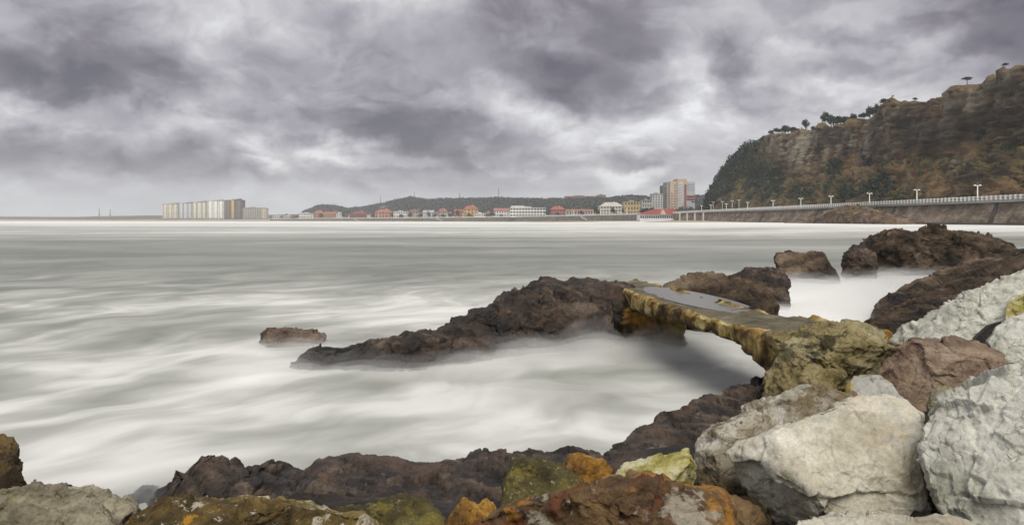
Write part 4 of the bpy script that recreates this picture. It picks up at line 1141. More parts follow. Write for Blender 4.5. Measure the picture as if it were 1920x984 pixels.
def bridge_mat():
    m = bpy.data.materials.new('lichened_concrete'); m.use_nodes = True
    nt = NT(m.node_tree)
    pos = nt.n('ShaderNodeNewGeometry').outputs['Position']
    deck = nt.n('ShaderNodeAttribute', attribute_name='deck').outputs['Fac']
    wv = nt.vmath('ADD', pos, nt.vmath('SCALE', nt.vmath('SUBTRACT', nt.noise(pos, 1.8, 4.0, .6, out='Color'), (.5, .5, .5)), .5))
    st = nt.n('ShaderNodeMapping', {'Vector': wv, 'Scale': (1, 1, .8)}).outputs[0]
    a = nt.noise(st, 1.7, 9.0, .66)
    side = nt.ramp(a, [(0.36, (0.020, 0.013, 0.009)), (0.44, (0.085, 0.050, 0.020)), (0.50, (0.24, 0.165, 0.05)), (0.55, (0.42, 0.32, 0.12)), (0.63, (0.56, 0.50, 0.31))])
    b = nt.noise(wv, 1.5, 9.0, .66)
    grit = nt.noise(pos, 26, 4.0, .7)
    top = nt.ramp(nt.math('ADD', nt.math('MULTIPLY', b, .7), nt.math('MULTIPLY', grit, .3)), [(0.38, (0.06, 0.052, 0.034)), (0.5, (0.13, 0.115, 0.075)), (0.62, (0.22, 0.20, 0.13))])
    rust = nt.smooth(nt.noise(wv, 1.2, 6.0, .6), .56, .64)
    side = nt.mix(nt.math('MULTIPLY', rust, .75), side, (0.30, 0.145, 0.02))
    olive = nt.smooth(nt.noise(nt.vmath('ADD', wv, (9, 3, 1)), 3.4, 7.0, .7), .52, .62)
    side = nt.mix(nt.math('MULTIPLY', olive, .30), side, (0.18, 0.155, 0.05))
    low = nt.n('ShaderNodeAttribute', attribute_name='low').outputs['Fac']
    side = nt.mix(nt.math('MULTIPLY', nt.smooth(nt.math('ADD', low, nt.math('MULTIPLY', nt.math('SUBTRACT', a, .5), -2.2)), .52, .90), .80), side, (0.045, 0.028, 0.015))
    dk = nt.smooth(nt.math('ADD', deck, nt.math('MULTIPLY', nt.math('SUBTRACT', b, .5), 1.3)), .42, .58)
    c = nt.mix(dk, side, top)
    z = nt.n('ShaderNodeSeparateXYZ', {0: pos}).outputs[2]
    wet = nt.smooth(z, 0.45, 0.0, 0.0, .65)
    c = nt.mix(wet, c, (0.05, 0.048, 0.022))
    g = nt.smooth(grit, .3, .7)
    c = nt.mix(.4, c, nt.mix(g, (.3, .3, .28), (1, 1, 1)), 'MULTIPLY')
    hgt = nt.math('ADD', nt.math('MULTIPLY', a, .8), nt.math('MULTIPLY', nt.noise(wv, 9, 8.0, .7), .5))
    nb = nt.n('ShaderNodeBump', {'Height': hgt, 'Strength': 1.0, 'Distance': .07}).outputs[0]
    principled(nt, c, .85, nb, .25)
    return m
M['bridge'] = bridge_mat()
M['abut'] = rock_mat('sandy_lichened_concrete', [(0.20, (0.07, 0.052, 0.022)), (0.40, (0.22, 0.175, 0.075)), (0.55, (0.38, 0.32, 0.16)), (0.78, (0.52, 0.47, 0.30))], scale=1.3, bump=1.0, bump_scale=2.4,
    patches=[((0.03, 0.024, 0.014), 1.3, 0.56, 0.64, 0.85), ((0.40, 0.28, 0.045), 1.8, 0.60, 0.68, 0.7), ((0.17, 0.145, 0.05), 2.4, 0.58, 0.68, 0.4)], speck=((0.05, 0.042, 0.02), 10.0, 0.64, 0.70), wet=(-.2, .7, .7), seed=17)

# ================================================================== rock builders
CAM = np.array([0, 0, CAMZ])
BOTTOMS = []


def boulder(name, poly, d, depth, mat, label, seed, level=6, p=2.6, cuts=7, amp=(0.07, 0.09, 0.035, 0.015), strata=None, cat='rock', group=None, parent=None, rough=False, sub=False, attrs=None, fs=1.7, flat=.88, crack=.026):
    """a closed rock whose outline from our side follows the traced one, with its own depth, chipped faces and relief"""
    rr = np.random.default_rng(seed)
    poly = np.array(poly, float)
    ctr = 0.5 * (poly.min(0) + poly.max(0)) * 0.5 + poly.mean(0) * 0.5
    C0 = px(ctr[0], ctr[1], d)
    ray = (C0 - CAM) / np.linalg.norm(C0 - CAM)
    right = np.cross(ray, [0, 0, 1]); right /= np.linalg.norm(right)
    upv = np.cross(right, ray)
    pts = []
    for k in range(len(poly)):
        a, b = poly[k], poly[(k + 1) % len(poly)]
        for s in np.linspace(0, 1, 10, endpoint=False):
            e = a + (b - a) * s
            dv = np.array([(e[0] - CX) / F, 1, -(e[1] - HY) / F])
            hit = CAM + dv * ((C0 - CAM) @ ray) / (dv @ ray) - C0
            pts.append((hit @ right, hit @ upv))
    pts = np.array(pts)
    th = np.arctan2(pts[:, 1], pts[:, 0]); ra = np.hypot(pts[:, 0], pts[:, 1])
    o = np.argsort(th); th, ra = th[o], ra[o]
    th3 = np.concatenate([th - 2 * math.pi, th, th + 2 * math.pi]); ra3 = np.tile(ra, 3)
    V, Fc = ico(level)
    ang = np.arctan2(V[:, 1], V[:, 0])
    R = np.interp(ang, th3, ra3)
    m_ = np.hypot(V[:, 0], V[:, 1]); c_ = V[:, 2]
    k_ = (m_ ** p + np.abs(c_) ** p) ** (-1 / p)
    S = math.sqrt((ra ** 2).mean())
    u, v, w_ = R * m_ * k_ * np.cos(ang), R * m_ * k_ * np.sin(ang), c_ * k_ * depth / 2
    # the top leans away a little, as boulders do
    w_ = w_ + v * 0.35
    Q = u[:, None] * right + v[:, None] * upv + w_[:, None] * ray
    for _ in range(cuts):
        nn = rr.normal(size=3) * 0.75 + (-ray) * 1.0 + np.array([0, 0, 0.55])
        nn /= np.linalg.norm(nn)
        h = Q @ nn
        lim = h.max() * rr.uniform(0.62, 0.92)
        Q -= nn * (np.maximum(h - lim, 0) * flat)[:, None]
    for _pass in range(1):
        nr = normals(Q, Fc)
        if (nr * Q).sum() < 0: nr = -nr
        q = Q / S + seed * 3.7
        dsp = amp[0] * fbm(q * 1.4, 5, seed, 0.5) + amp[1] * facets(q * fs + 0.12 * fbm(q * 3, 3, seed + 2)[:, None], seed + 1)[0]
        dsp += amp[2] * 1.25 * facets(q * 3.6 + 0.10 * fbm(q * 6, 3, seed + 4)[:, None], seed + 3)[0] + amp[2] * .55 * facets(q * 8.5 + 0.1 * fbm(q * 9, 3, seed + 14)[:, None], seed + 15)[0] + amp[3] * fbm(q * 9, 4, seed + 5, 0.6)
        ed = facets(q * fs * .9 + 0.16 * fbm(q * 2.2, 4, seed + 12)[:, None] + 5.1, seed + 11)[1]
        dsp -= crack * np.exp(-(ed / .045) ** 2) * sst(-.1, .25, fbm(q * 1.1, 2, seed + 13))
        if rough: dsp += 0.06 * fbm(q * 3.2, 5, seed + 6, 0.6, ridged=True)
        if strata is not None:
            ax, fr, am = strata
            s = (Q @ np.array(ax)) / S * fr
            dsp += am * fbm(np.stack([s + 0.3 * fbm(q * 1.5, 3, seed + 8), q[:, 0] * .25, q[:, 1] * .25], 1), 3, seed + 7, 0.6, ridged=True)
        dsp = dsp - np.percentile(dsp, 62)
        Q = Q + nr * (dsp * S)[:, None]
    W_ = Q + C0
    BOTTOMS.append((C0[0], C0[1], W_[:, 2].min() + 0.25 * S, S)) if not sub else None
    base = np.array([C0[0], C0[1], W_[:, 2].min()])
    at = None
    if attrs: at = {k: fn(W_) for k, fn in attrs.items()}
    return mesh_np(name, W_, Fc, mat, True, attrs=at, loc=base if parent is None else np.array(parent.location), label=label, cat=cat, group=group, parent=parent)


def ridge3(name, front, top, back, mat, label, seed, n=300, m=90, e=0.75, amp=(0.12, 0.14, 0.05, 0.03), size=1.0, strata=None, cat='rock', parent=None, group=None, taper=True, kind=None, lift=80, crack=.13):
    """a long outcrop swept from front foot over the crest to the back foot"""
    front, top, back = (np.array(a, float) for a in (front, top, back))
    L = np.concatenate([[0], np.cumsum(np.linalg.norm(np.diff(top, axis=0), axis=1))]); L /= L[-1]
    s = np.linspace(0, 1, n)
    def ip(a): return np.stack([np.interp(s, L, a[:, k]) for k in range(3)], 1)
    Fr, Tp, Bk = ip(front), ip(top), ip(back)
    if taper:
        k = (np.clip(np.minimum(s, 1 - s) / 0.035, 0, 1) ** 0.5)[:, None]
        mid = 0.5 * (Fr + Bk)
        Fr, Bk = mid + (Fr - mid) * k, mid + (Bk - mid) * k
        Tp = np.concatenate([mid[:, :2] + (Tp - mid)[:, :2] * k, mid[:, 2:] + (Tp - mid)[:, 2:] * np.maximum(k, .05)], 1)
    a = np.linspace(0, math.pi, m)
    rows = []
    for al in a:
        if al <= math.pi / 2:
            hx_, vz = 1 - np.cos(al) ** e, np.sin(al) ** e
            b = Fr
        else:
            al2 = math.pi - al
            hx_, vz = 1 - np.cos(al2) ** e, np.sin(al2) ** e
            b = Bk
        q = b.copy()
        q[:, :2] += (Tp - b)[:, :2] * hx_
        q[:, 2] += (Tp - b)[:, 2] * vz
        rows.append(q)
    P_ = np.stack(rows, 1).reshape(-1, 3)
    G = grid_faces(n, m)
    nr = normals(P_, G)
    if nr[m // 2::m, 2].mean() < 0: nr = -nr; G = G[:, ::-1]
    q = P_ / size + seed * 1.37
    dsp = amp[0] * fbm(q * 1.1, 5, seed) + amp[1] * facets(q * 1.25 + .25 * fbm(q * 2.5, 3, seed + 2)[:, None], seed + 1)[0]
    dsp += amp[2] * facets(q * 3.4, seed + 3)[0] + amp[3] * fbm(q * 7, 4, seed + 5, .6) + 0.6 * amp[2] * fbm(q * 3.0, 4, seed + 6, .6, ridged=True)
    ed = facets(q * [1.5, 1.5, .8] + .35 * fbm(q * 2.0, 4, seed + 12)[:, None], seed + 11)[1]
    dsp -= crack * np.exp(-(ed / .05) ** 2) * sst(-.15, .2, fbm(q * .9, 2, seed + 13))
    if strata is not None:
        ax, fr, am = strata
        t_ = (P_ @ np.array(ax)) / size * fr
        dsp += am * fbm(np.stack([t_ + .35 * fbm(q * 1.2, 3, seed + 8), q[:, 0] * .2, q[:, 1] * .2], 1), 3, seed + 7, .6, ridged=True)
    dsp = dsp - np.percentile(dsp, lift)
    edge_k = np.repeat(np.clip(np.minimum(s, 1 - s) / 0.03, 0.15, 1), m)
    P_ = P_ + nr * (dsp * size * edge_k)[:, None]
    base = np.array([*Tp[n // 2][:2], min(Fr[:, 2].min(), Bk[:, 2].min())])
    return mesh_np(name, P_, G, mat, True, loc=base if parent is None else np.array(parent.location), label=label, cat=cat, parent=parent, group=group, kind=kind)


def cols_from_px(cols, thick, zb=-0.35, lead=0.45):
    """cols: (x pixel, y pixel of the crest, distance of the crest)"""
    fr, tp, bk = [], [], []
    for k, (x, y, d_) in enumerate(cols):
        T = px(x, y, d_)
        th_ = thick if np.isscalar(thick) else np.interp(k / (len(cols) - 1), np.linspace(0, 1, len(thick)), thick)
        tp.append(T); fr.append((T[0], T[1] - th_ * lead, zb)); bk.append((T[0], T[1] + th_ * (1 - lead), zb))
    return fr, tp, bk

# ---- red outcrop at the foot of the sea wall
fr, tp, bk = [], [], []
for (x, y) in ((1490, 419), (1512, 416), (1530, 412), (1548, 404), (1562, 395), (1585, 389), (1610, 386), (1632, 389), (1650, 398), (1672, 406), (1692, 410), (1712, 414), (1728, 418.5)):
    d_ = 131.5 * F / (x - CX)
    T = px(x, y, d_)
    tp.append(T); fr.append((T[0] - 8.5, T[1] - 4, 0.7)); bk.append((T[0] + 6, T[1], 0.7))
oc = ridge3('rock_outcrop', fr, tp, bk, M['redrock'], 'dark red rock outcrop topped with grass against the sea wall', 301, n=320, m=70, size=5.0, amp=(.16, .2, .08, .03), strata=((0, .3, 1), 1.2, .10))
r = np.random.default_rng(8)
gc = []
me_ = oc.data
co_ = np.empty(len(me_.vertices) * 3, np.float32); me_.vertices.foreach_get('co', co_); co_ = co_.reshape(-1, 3) + np.array(oc.location)
sel = co_[(co_[:, 2] > 5.2) & (co_[:, 0] > 128)]
sel = sel[r.choice(len(sel), 420)]
grass_leaf = leaf_mat('outcrop_grass', (0.055, 0.075, 0.018), (0.12, 0.135, 0.04))
v, f = leaf_quads(sel, r.uniform(.25, .6, (len(sel), 1)) * [[1, 1, .8]], 14, .4, 9)
mesh_np('outcrop_grass', v, f, grass_leaf, False, kind='stuff', label='green grass on top of the red outcrop')

# ---- rocks beyond the cove
SKEW = ((0.35, 0.1, 0.9), 3.2, 0.035)
boulder('sea_rock', [(1588, 505), (1605, 468), (1625, 450), (1660, 438), (1700, 432), (1740, 430), (1790, 433), (1840, 438), (1870, 448), (1900, 460), (1930, 485), (1900, 525), (1800, 545), (1650, 545), (1610, 535)],
        36, 6.0, M['darkwarm'], 'great domed dark rock with ochre top beyond the foaming cove', 401, 7, 2.8, 5, (.06, .10, .05, .02), strata=((-.3, 0, 1), 3.5, .03), rough=True)
boulder('sea_rock', [(1579, 495), (1584, 472), (1600, 461), (1622, 463), (1642, 478), (1645, 525), (1590, 530), (1580, 515)], 34.5, 2.4, M['dark'],
        'blackish rough rock against the near end of the domed rock', 402, 6, 2.6, 4, (.08, .14, .07, .02), rough=True)
boulder('sea_rock', [(1449, 487), (1456, 474), (1480, 471), (1508, 476), (1520, 470), (1548, 475), (1562, 492), (1580, 505), (1593, 520), (1580, 545), (1470, 545), (1462, 515), (1455, 500)],
        32, 2.6, M['darkwarm'], 'wedge shaped brown rock with a sloping flat face standing in the foam', 403, 6, 3.0, 5, (.05, .08, .04, .015), strata=((.4, 0, .9), 3, .03))
boulder('sea_rock', [(1376, 518), (1398, 503), (1430, 500), (1466, 505), (1482, 530), (1475, 575), (1420, 580), (1385, 560)], 24, 2.0, M['dark'],
        'low dark rock between the wedge shaped rock and the bridge', 404, 6, 2.6, 4, (.08, .12, .06, .02), rough=True)
boulder('sea_rock', [(1246, 535), (1275, 526), (1290, 513), (1312, 507), (1350, 515), (1400, 520), (1427, 531), (1440, 548), (1454, 572), (1440, 630), (1300, 640), (1250, 600)], 19.5, 2.6, M['darkwarm'],
        'brown layered rock pressed against the seaward side of the bridge', 405, 6, 2.8, 5, (.06, .09, .05, .02), strata=((-.25, 0, 1), 3.5, .04), rough=True)
boulder('sea_rock', [(1630, 603), (1640, 575), (1655, 556), (1680, 548), (1705, 553), (1718, 570), (1712, 605), (1660, 625)], 19.5, 1.4, M['dark'],
        'small rough dark rock at the head of the foaming cove', 406, 6, 2.6, 4, (.08, .14, .07, .02), rough=True)
fr, tp, bk = cols_from_px([(1712, 582, 19), (1735, 548, 20), (1765, 525, 21.5), (1800, 508, 23), (1850, 488, 25), (1900, 474, 26), (1960, 463, 27), (2060, 450, 28)], 4.2, -.3)
ridge3('rock_ledge', fr, tp, bk, M['darkwarm'], 'upper dark layered rock ledge sloping down to the cove', 407, 340, 90, size=1.2, strata=((-.5, -.1, 1), 2.4, .10))
fr, tp, bk = cols_from_px([(1655, 652, 10.0), (1690, 612, 11.2), (1720, 592, 12.4), (1760, 568, 14), (1800, 545, 15.5), (1850, 518, 17), (1900, 496, 18), (1960, 475, 19), (2060, 455, 20)], 3.6, -.1)
ridge3('rock_ledge', fr, tp, bk, M['darkwarm'], 'lower brown layered rock ledge running beside the pale boulders', 408, 400, 90, size=0.9, strata=((-.5, -.1, 1), 2.2, .12))
boulder('sea_rock', [(1850, 505), (1880, 484), (1920, 468), (1990, 455), (2060, 490), (2000, 560), (1900, 550)], 29, 4, M['dark'], 'black rock joining the domed rock to the layered ledges', 409, 6, 2.6, 5, (.08, .12, .05, .02), rough=True)

# ---- the ridge in the middle of the water
rg = empty('rock_ridge', (*on_level(900, 680)[:2], -0.4), label='long dark rock ridge tapering into the foam from the bridge pier', cat='rock')
def dd(y): return CAMZ * F / (y - HY)
tipc = [(541, 686, 690), (552, 668, 690), (572, 652, 692), (598, 646, 693), (620, 650, 694), (642, 656, 694), (660, 652, 695), (690, 641, 695), (708, 643, 696), (720, 637, 696), (750, 628, 696), (780, 622, 695),
        (800, 624, 694), (840, 613, 690), (900, 606, 680), (960, 600, 668), (1040, 596, 660), (1110, 590, 652), (1175, 585, 648)]
fr, tp, bk = [], [], []
for k, (x, y, yb_) in enumerate(tipc):
    d0 = dd(yb_); th_ = np.interp(k, [0, 6, 18], [.9, 1.6, 2.6])
    T = px(x, y, d0 + .5 * th_); tp.append(T); fr.append((T[0], d0, -.3)); bk.append((T[0], d0 + th_, -.3))
ridge3('lower_ledge', fr, tp, bk, M['dark'], None, 411, 520, 100, e=.8, size=.8, amp=(.10, .13, .045, .022), strata=((.25, .2, 1), 1.8, .15), cat=None, parent=rg)
fr, tp, bk = cols_from_px([(834, 612, 16.2), (850, 600, 16.3), (880, 586, 16.4), (915, 571, 16.6), (938, 556, 16.8), (960, 543, 17), (990, 533, 17.3), (1020, 524, 17.6), (1042, 520, 17.8), (1075, 519, 18), (1120, 524, 18), (1165, 528, 18), (1195, 532, 18)],
                           [1.2, 2.2, 3.0, 3.2, 3.2], -.3, .5)
ridge3('upper_slab', fr, tp, bk, M['dark'], None, 412, 480, 110, e=.7, size=.9, amp=(.07, .09, .035, .018), strata=((.42, .1, 1), 1.5, .24), cat=None, parent=rg)
fr, tp, bk = cols_from_px([(925, 600, 15.8), (960, 585, 16.0), (1000, 576, 16.2), (1040, 570, 16.4), (1075, 566, 16.6), (1110, 560, 16.8), (1150, 555, 17)], [1.0, 1.3, 1.5], -.3, .5)
ridge3('middle_bulge', fr, tp, bk, M['dark'], None, 413, 260, 90, e=.7, size=.8, amp=(.10, .16, .07, .03), cat=None, parent=rg)
boulder('sea_rock', [(464, 638), (474, 622), (500, 613), (540, 615), (584, 620), (614, 630), (626, 646), (606, 664), (500, 666), (470, 654)], 16.9, .9, M['redsea'],
        'low rounded reddish rock alone in the foam beyond the ridge tip', 414, 6, 2.4, 3, (.06, .10, .05, .02), strata=((0, 0, 1), 4, .03))

# ---- footbridge of lichened concrete
br = empty('stone_footbridge', (4.2, 14.0, 0.0), label='broken concrete footbridge covered in yellow lichen with a puddle on it', cat='bridge')
ZT = 1.3
near_e = np.array([on_level(x, y, ZT) for (x, y) in ((1158, 538), (1200, 556), (1240, 570), (1285, 585), (1330, 598), (1380, 611), (1425, 622), (1475, 634))])
far_e = np.array([on_level(x, y, ZT) for (x, y) in ((1188, 523), (1235, 533), (1275, 544), (1320, 556), (1370, 570), (1460, 586), (1550, 600), (1610, 609))])
thk = np.array([.45, .42, .30, .25, .26, .32, .55, .85])
ns_, nf = 300, 132
s = np.linspace(0, 1, ns_); kx = np.linspace(0, 1, 8)
Ne = np.stack([np.interp(s, kx, near_e[:, k]) for k in range(3)], 1); Fe = np.stack([np.interp(s, kx, far_e[:, k]) for k in range(3)], 1)
Th = np.interp(s, kx, thk)
ph = np.linspace(0, 2 * math.pi, nf, endpoint=False)
ex = .22
cu, cv = np.sign(np.cos(ph)) * np.abs(np.cos(ph)) ** ex, np.sign(np.sin(ph)) * np.abs(np.sin(ph)) ** ex
mid, half = .5 * (Ne + Fe), .5 * (Fe - Ne)
endk = np.clip(np.minimum(s, 1 - s) / .012, 0.02, 1) ** .5
Vb = mid[:, None, :] + half[:, None, :] * (cu[None, :, None] * endk[:, None, None]) + np.array([0, 0, 1.0]) * ((cv[None, :] - 1) * .5 * Th[:, None])[..., None]
Vb = Vb.reshape(-1, 3)
deckk = ((cv[None, :] > .96) * (1 - np.abs(cu[None, :]) ** 3) * np.ones((ns_, 1))).ravel()
Gb = grid_faces(ns_, nf)
Gb = np.concatenate([Gb, np.stack([np.arange(ns_ - 1) * nf + nf - 1, (np.arange(ns_ - 1) + 1) * nf + nf - 1, (np.arange(ns_ - 1) + 1) * nf, np.arange(ns_ - 1) * nf], 1)])
nr = normals(Vb, Gb)
if (nr * (Vb - np.repeat(mid, nf, 0))).sum() < 0: nr, Gb = -nr, Gb[:, ::-1]
sidek = 1 - .88 * deckk
dsp = (.13 * fbm(Vb * 1.3, 5, 421) + .05 * facets(Vb * [1.1, 1.1, 2.4], 423)[0] + .08 * fbm(Vb * 2.6, 5, 424, .6) + .02 * facets(Vb * 5, 425)[0] + .03 * fbm(Vb * 9, 4, 427)) * sidek
Vb = Vb + nr * dsp[:, None]
pud = np.exp(-(((Vb[:, 0] - 3.95) / .62) ** 2 + ((Vb[:, 1] - 15.2) / 2.3) ** 2) ** 1.5)
Vb[:, 2] += deckk ** .3 * (.03 * fbm(Vb * 1.3, 4, 428) - .05 * pud)
mesh_np('deck_slab', Vb - np.array(br.location), Gb, M['bridge'], True, attrs={'deck': deckk, 'low': np.tile((1 - cv) * .5, ns_)}, parent=br)
# pier at the ridge end
def block(name, corners, z0, z1, mat, seed, amp, parent, n=60, m=60, attrs=None, batter=0.0):
    c4 = np.array(corners, float); cen = c4.mean(0)
    per = []
    for k in range(4):
        for t_ in np.linspace(0, 1, n // 2, endpoint=False): per.append(c4[k] + (c4[(k + 1) % 4] - c4[k]) * t_)
    per = np.array(per); nn = len(per)
    zs = np.linspace(0, 1, m)
    Vv = np.stack([np.column_stack([cen + (per - cen) * (1 - batter * t_) * (1 if t_ < .97 else .86), np.full(nn, z0 + (z1 - z0) * t_)]) for t_ in zs], 1).reshape(-1, 3)
    Gg = grid_faces(nn, m, True)
    top_i = len(Vv); Vv = np.concatenate([Vv, [[cen[0], cen[1], z1]]])
    cap = np.array([(k * m + m - 1, ((k + 1) % nn) * m + m - 1, top_i, top_i) for k in range(nn)])
    nr_ = normals(Vv, Gg); 
    if (nr_[:, :2] * (Vv[:, :2] - cen)).sum() < 0: nr_ = -nr_
    Vv = Vv + nr_ * (amp[0] * fbm(Vv * 1.6, 5, seed) + amp[1] * facets(Vv * 2.4, seed + 1)[0] + amp[2] * facets(Vv * 6, seed + 2)[0] + amp[3] * fbm(Vv * 9, 4, seed + 3))[:, None]
    me = bpy.data.meshes.new(name)
    me.from_pydata((Vv - np.array(parent.location)).tolist(), [], [tuple(q) for q in Gg.tolist()] + [tuple(q[:3]) for q in cap.tolist()])
    me.polygons.foreach_set('use_smooth', np.full(len(me.polygons), True))
    me.materials.append(mat)
    o = bpy.data.objects.new(name, me)
    return link(o, parent=parent)
pier_m = rock_mat('rust_stained_pier', [(0.32, (0.030, 0.022, 0.009)), (0.45, (0.12, 0.075, 0.016)), (0.56, (0.24, 0.155, 0.026)), (0.70, (0.36, 0.28, 0.09))], scale=1.4, bump=.9,
                  strata=((1, .1, 0), 2.2, .7), wet=(0.0, .6, .45), seed=16, patches=[((0.30, 0.15, 0.02), 1.1, .52, .62, .6), ((.10, .10, .03), 2.0, .56, .66, .6)])
block('pier', [(2.62, 16.35), (3.88, 15.9), (4.3, 17.2), (3.0, 17.9)], -.5, .92, pier_m, 431, (.10, .14, .05, .02), br)
boulder('abutment', [(1436, 740), (1452, 700), (1458, 665), (1440, 640), (1436, 626), (1480, 622), (1545, 606), (1595, 604), (1640, 616), (1675, 636), (1684, 655), (1660, 695), (1610, 730), (1540, 755), (1470, 765)], 10.3, 2.3, M['abut'], None, 432, 7, 3.0, 2,
        (.045, .05, .045, .028), cat=None, parent=br, rough=True, sub=True, attrs={'deck': lambda W: 0.55 * sst(1.0, 1.25, W[:, 2])})
boulder('abutment_stone', [(1436, 700), (1470, 660), (1530, 655), (1600, 690), (1600, 730), (1540, 770), (1470, 790), (1430, 765)], 9.8, 1.3, M['abut'], None, 433, 6, 2.6, 4, (.08, .14, .07, .03), cat=None, parent=br, rough=True, sub=True)
# puddle
def puddle_mat():
    m = bpy.data.materials.new('still_puddle'); m.use_nodes = True
    nt = NT(m.node_tree)
    principled(nt, (0.12, 0.115, 0.098), 0.27, nt.n('ShaderNodeBump', {'Height': nt.noise(nt.n('ShaderNodeTexCoord').outputs['Object'], 4.0, 3.0, .5), 'Strength': .12, 'Distance': .03}).outputs[0], 0.45)
    return m
pc = np.array([3.95, 15.2, ZT - .012])
a_ = np.linspace(0, 2 * math.pi, 64, endpoint=False)
ring = np.stack([.66 * np.cos(a_), 2.6 * np.sin(a_), 0 * a_], 1)
mb = MB(); mb.poly([(0, 0, 0)] + [tuple(q_) for q_ in ring] + [tuple(q_ - [0, 0, .05]) for q_ in ring],
                   [(0, k + 1, (k + 1) % 64 + 1) for k in range(64)] + [(k + 1, k + 65, (k + 1) % 64 + 65, (k + 1) % 64 + 1) for k in range(64)])
pud_o = mb.build('puddle', puddle_mat(), loc=tuple(pc), kind='structure', label='shallow puddle on the bridge mirroring the grey sky')
pud_o.rotation_euler = (0, 0, math.radians(9))

# ---- dark shelf along the near water's edge
fr, tp, bk = cols_from_px([(330, 915, 7.3), (345, 880, 7.3), (362, 860, 7.35), (382, 856, 7.4), (410, 865, 7.4), (432, 880, 7.4), (450, 886, 7.4), (470, 873, 7.4), (490, 870, 7.4), (515, 881, 7.4), (545, 892, 7.4), (585, 900, 7.4)], 1.5, -.4, .55)
ridge3('shore_rock', fr, tp, bk, M['shelf'], 'lumpy dark rock with twin humps at the near water edge', 441, 320, 90, e=.7, size=.6, amp=(.14, .14, .035, .018), crack=.10, taper=True)
fr, tp, bk = cols_from_px([(228, 945, 7.6), (245, 922, 7.6), (262, 913, 7.6), (282, 912, 7.6), (295, 920, 7.6), (310, 903, 7.6), (330, 897, 7.6), (352, 905, 7.6)], .8, -.4, .55)
ridge3('shore_rock', fr, tp, bk, M['shelf'], 'low wet dark rock lapped by foam beside the twin humped rock', 442, 200, 70, e=.75, size=.45, amp=(.12, .13, .03, .018), crack=.10)
fr, tp, bk = cols_from_px([(540, 912, 7.0), (580, 890, 7.1), (610, 872, 7.2), (640, 866, 7.3), (700, 868, 7.4), (740, 872, 7.4), (790, 879, 7.4), (830, 881, 7.4), (868, 876, 7.4), (880, 865, 7.5), (910, 860, 7.5), (950, 858, 7.6), (990, 858, 7.6), (1040, 855, 7.6), (1070, 848, 7.6), (1110, 850, 7.7), (1160, 862, 7.7)], 1.9, -.4, .6)
ridge3('shore_rock', fr, tp, bk, M['shelf'], 'long dark brown rock shelf behind the mossy block at the water edge', 443, 520, 100, e=.65, size=.65, amp=(.13, .14, .035, .018), crack=.10, strata=((.1, .2, 1), 2.0, .05))
fr, tp, bk = cols_from_px([(1100, 885, 7.5), (1150, 846, 7.9), (1200, 816, 8.4), (1240, 800, 8.7), (1262, 786, 9.1), (1310, 770, 9.5), (1335, 757, 9.8), (1370, 736, 10.4), (1400, 719, 10.9), (1432, 704, 11.4), (1450, 700, 11.8)], [2.6, 2.6, 2.4, 1.6, 1.0], -.4, .7)
ridge3('shore_rock', fr, tp, bk, M['shelf'], 'dark cracked rock shelf rising from the water to the bridge abutment', 444, 420, 100, e=.65, size=.75, amp=(.10, .14, .035, .018), crack=.10, strata=((.3, .2, 1), 2.0, .05))

# ---- riprap boulders
SMOOTH = (.035, .10, .026, .006)
boulder('boulder', [(1380, 865), (1395, 840), (1440, 815), (1500, 785), (1560, 757), (1600, 746), (1660, 742), (1700, 750), (1730, 775), (1738, 810), (1735, 850), (1722, 880), (1730, 930), (1742, 965), (1700, 990), (1560, 1005), (1450, 985), (1420, 960), (1405, 920), (1388, 893)],
        5.0, 1.35, M['pale'], 'large smooth cream white boulder with a yellowish stain, between speckled and grey white boulders', 501, 7, 3.0, 10, SMOOTH, flat=.97)
boulder('boulder', [(1738, 775), (1760, 745), (1800, 720), (1850, 697), (1920, 668), (2050, 655), (2160, 750), (2160, 1000), (1920, 1060), (1800, 985), (1748, 910), (1738, 850)],
        4.35, 1.3, M['pale2'], 'largest grey white boulder with a deeply fractured front face', 502, 7, 3.2, 9, (.045, .11, .04, .008), flat=.95)
boulder('boulder', [(1308, 835), (1328, 802), (1380, 775), (1430, 755), (1480, 735), (1520, 722), (1560, 725), (1597, 735), (1612, 760), (1600, 850), (1500, 900), (1420, 955), (1370, 930), (1310, 908), (1301, 870)],
        5.9, 1.3, M['speck'], 'speckled buff boulder streaked with ochre, behind the large cream white boulder', 503, 7, 2.8, 6, (.06, .08, .04, .02))
boulder('boulder', [(1652, 694), (1680, 652), (1710, 633), (1760, 630), (1830, 640), (1880, 660), (1894, 690), (1872, 720), (1820, 765), (1790, 805), (1740, 815), (1700, 785), (1665, 740), (1650, 712)],
        6.6, 1.2, M['brown'], 'reddish brown boulder with pale scars above the cream white boulder', 504, 7, 2.9, 8, SMOOTH, flat=.96, strata=((.2, 0, 1), 4, .02))
boulder('boulder', [(1672, 640), (1690, 622), (1740, 592), (1790, 570), (1820, 545), (1870, 525), (1925, 510), (2000, 498), (2020, 570), (1930, 615), (1885, 645), (1865, 680), (1790, 690), (1720, 665)],
        8.4, 1.7, M['pale2'], 'long grey boulder slanting up beside the layered ledge', 505, 7, 2.8, 7, (.06, .10, .05, .015))
boulder('boulder', [(1850, 640), (1868, 612), (1920, 588), (1990, 585), (2020, 690), (1930, 715), (1885, 685), (1860, 668)], 6.6, 1.0, M['pale2'], 'grey white boulder with a small orange spot beside the brown boulder', 506, 6, 2.9, 6, SMOOTH)
boulder('boulder', [(1872, 582), (1895, 557), (1960, 540), (1990, 590), (1930, 615), (1878, 612)], 7.6, .8, M['yellow'], 'small yellow stained stone wedged behind the orange spotted boulder', 507, 6, 2.8, 5, SMOOTH)
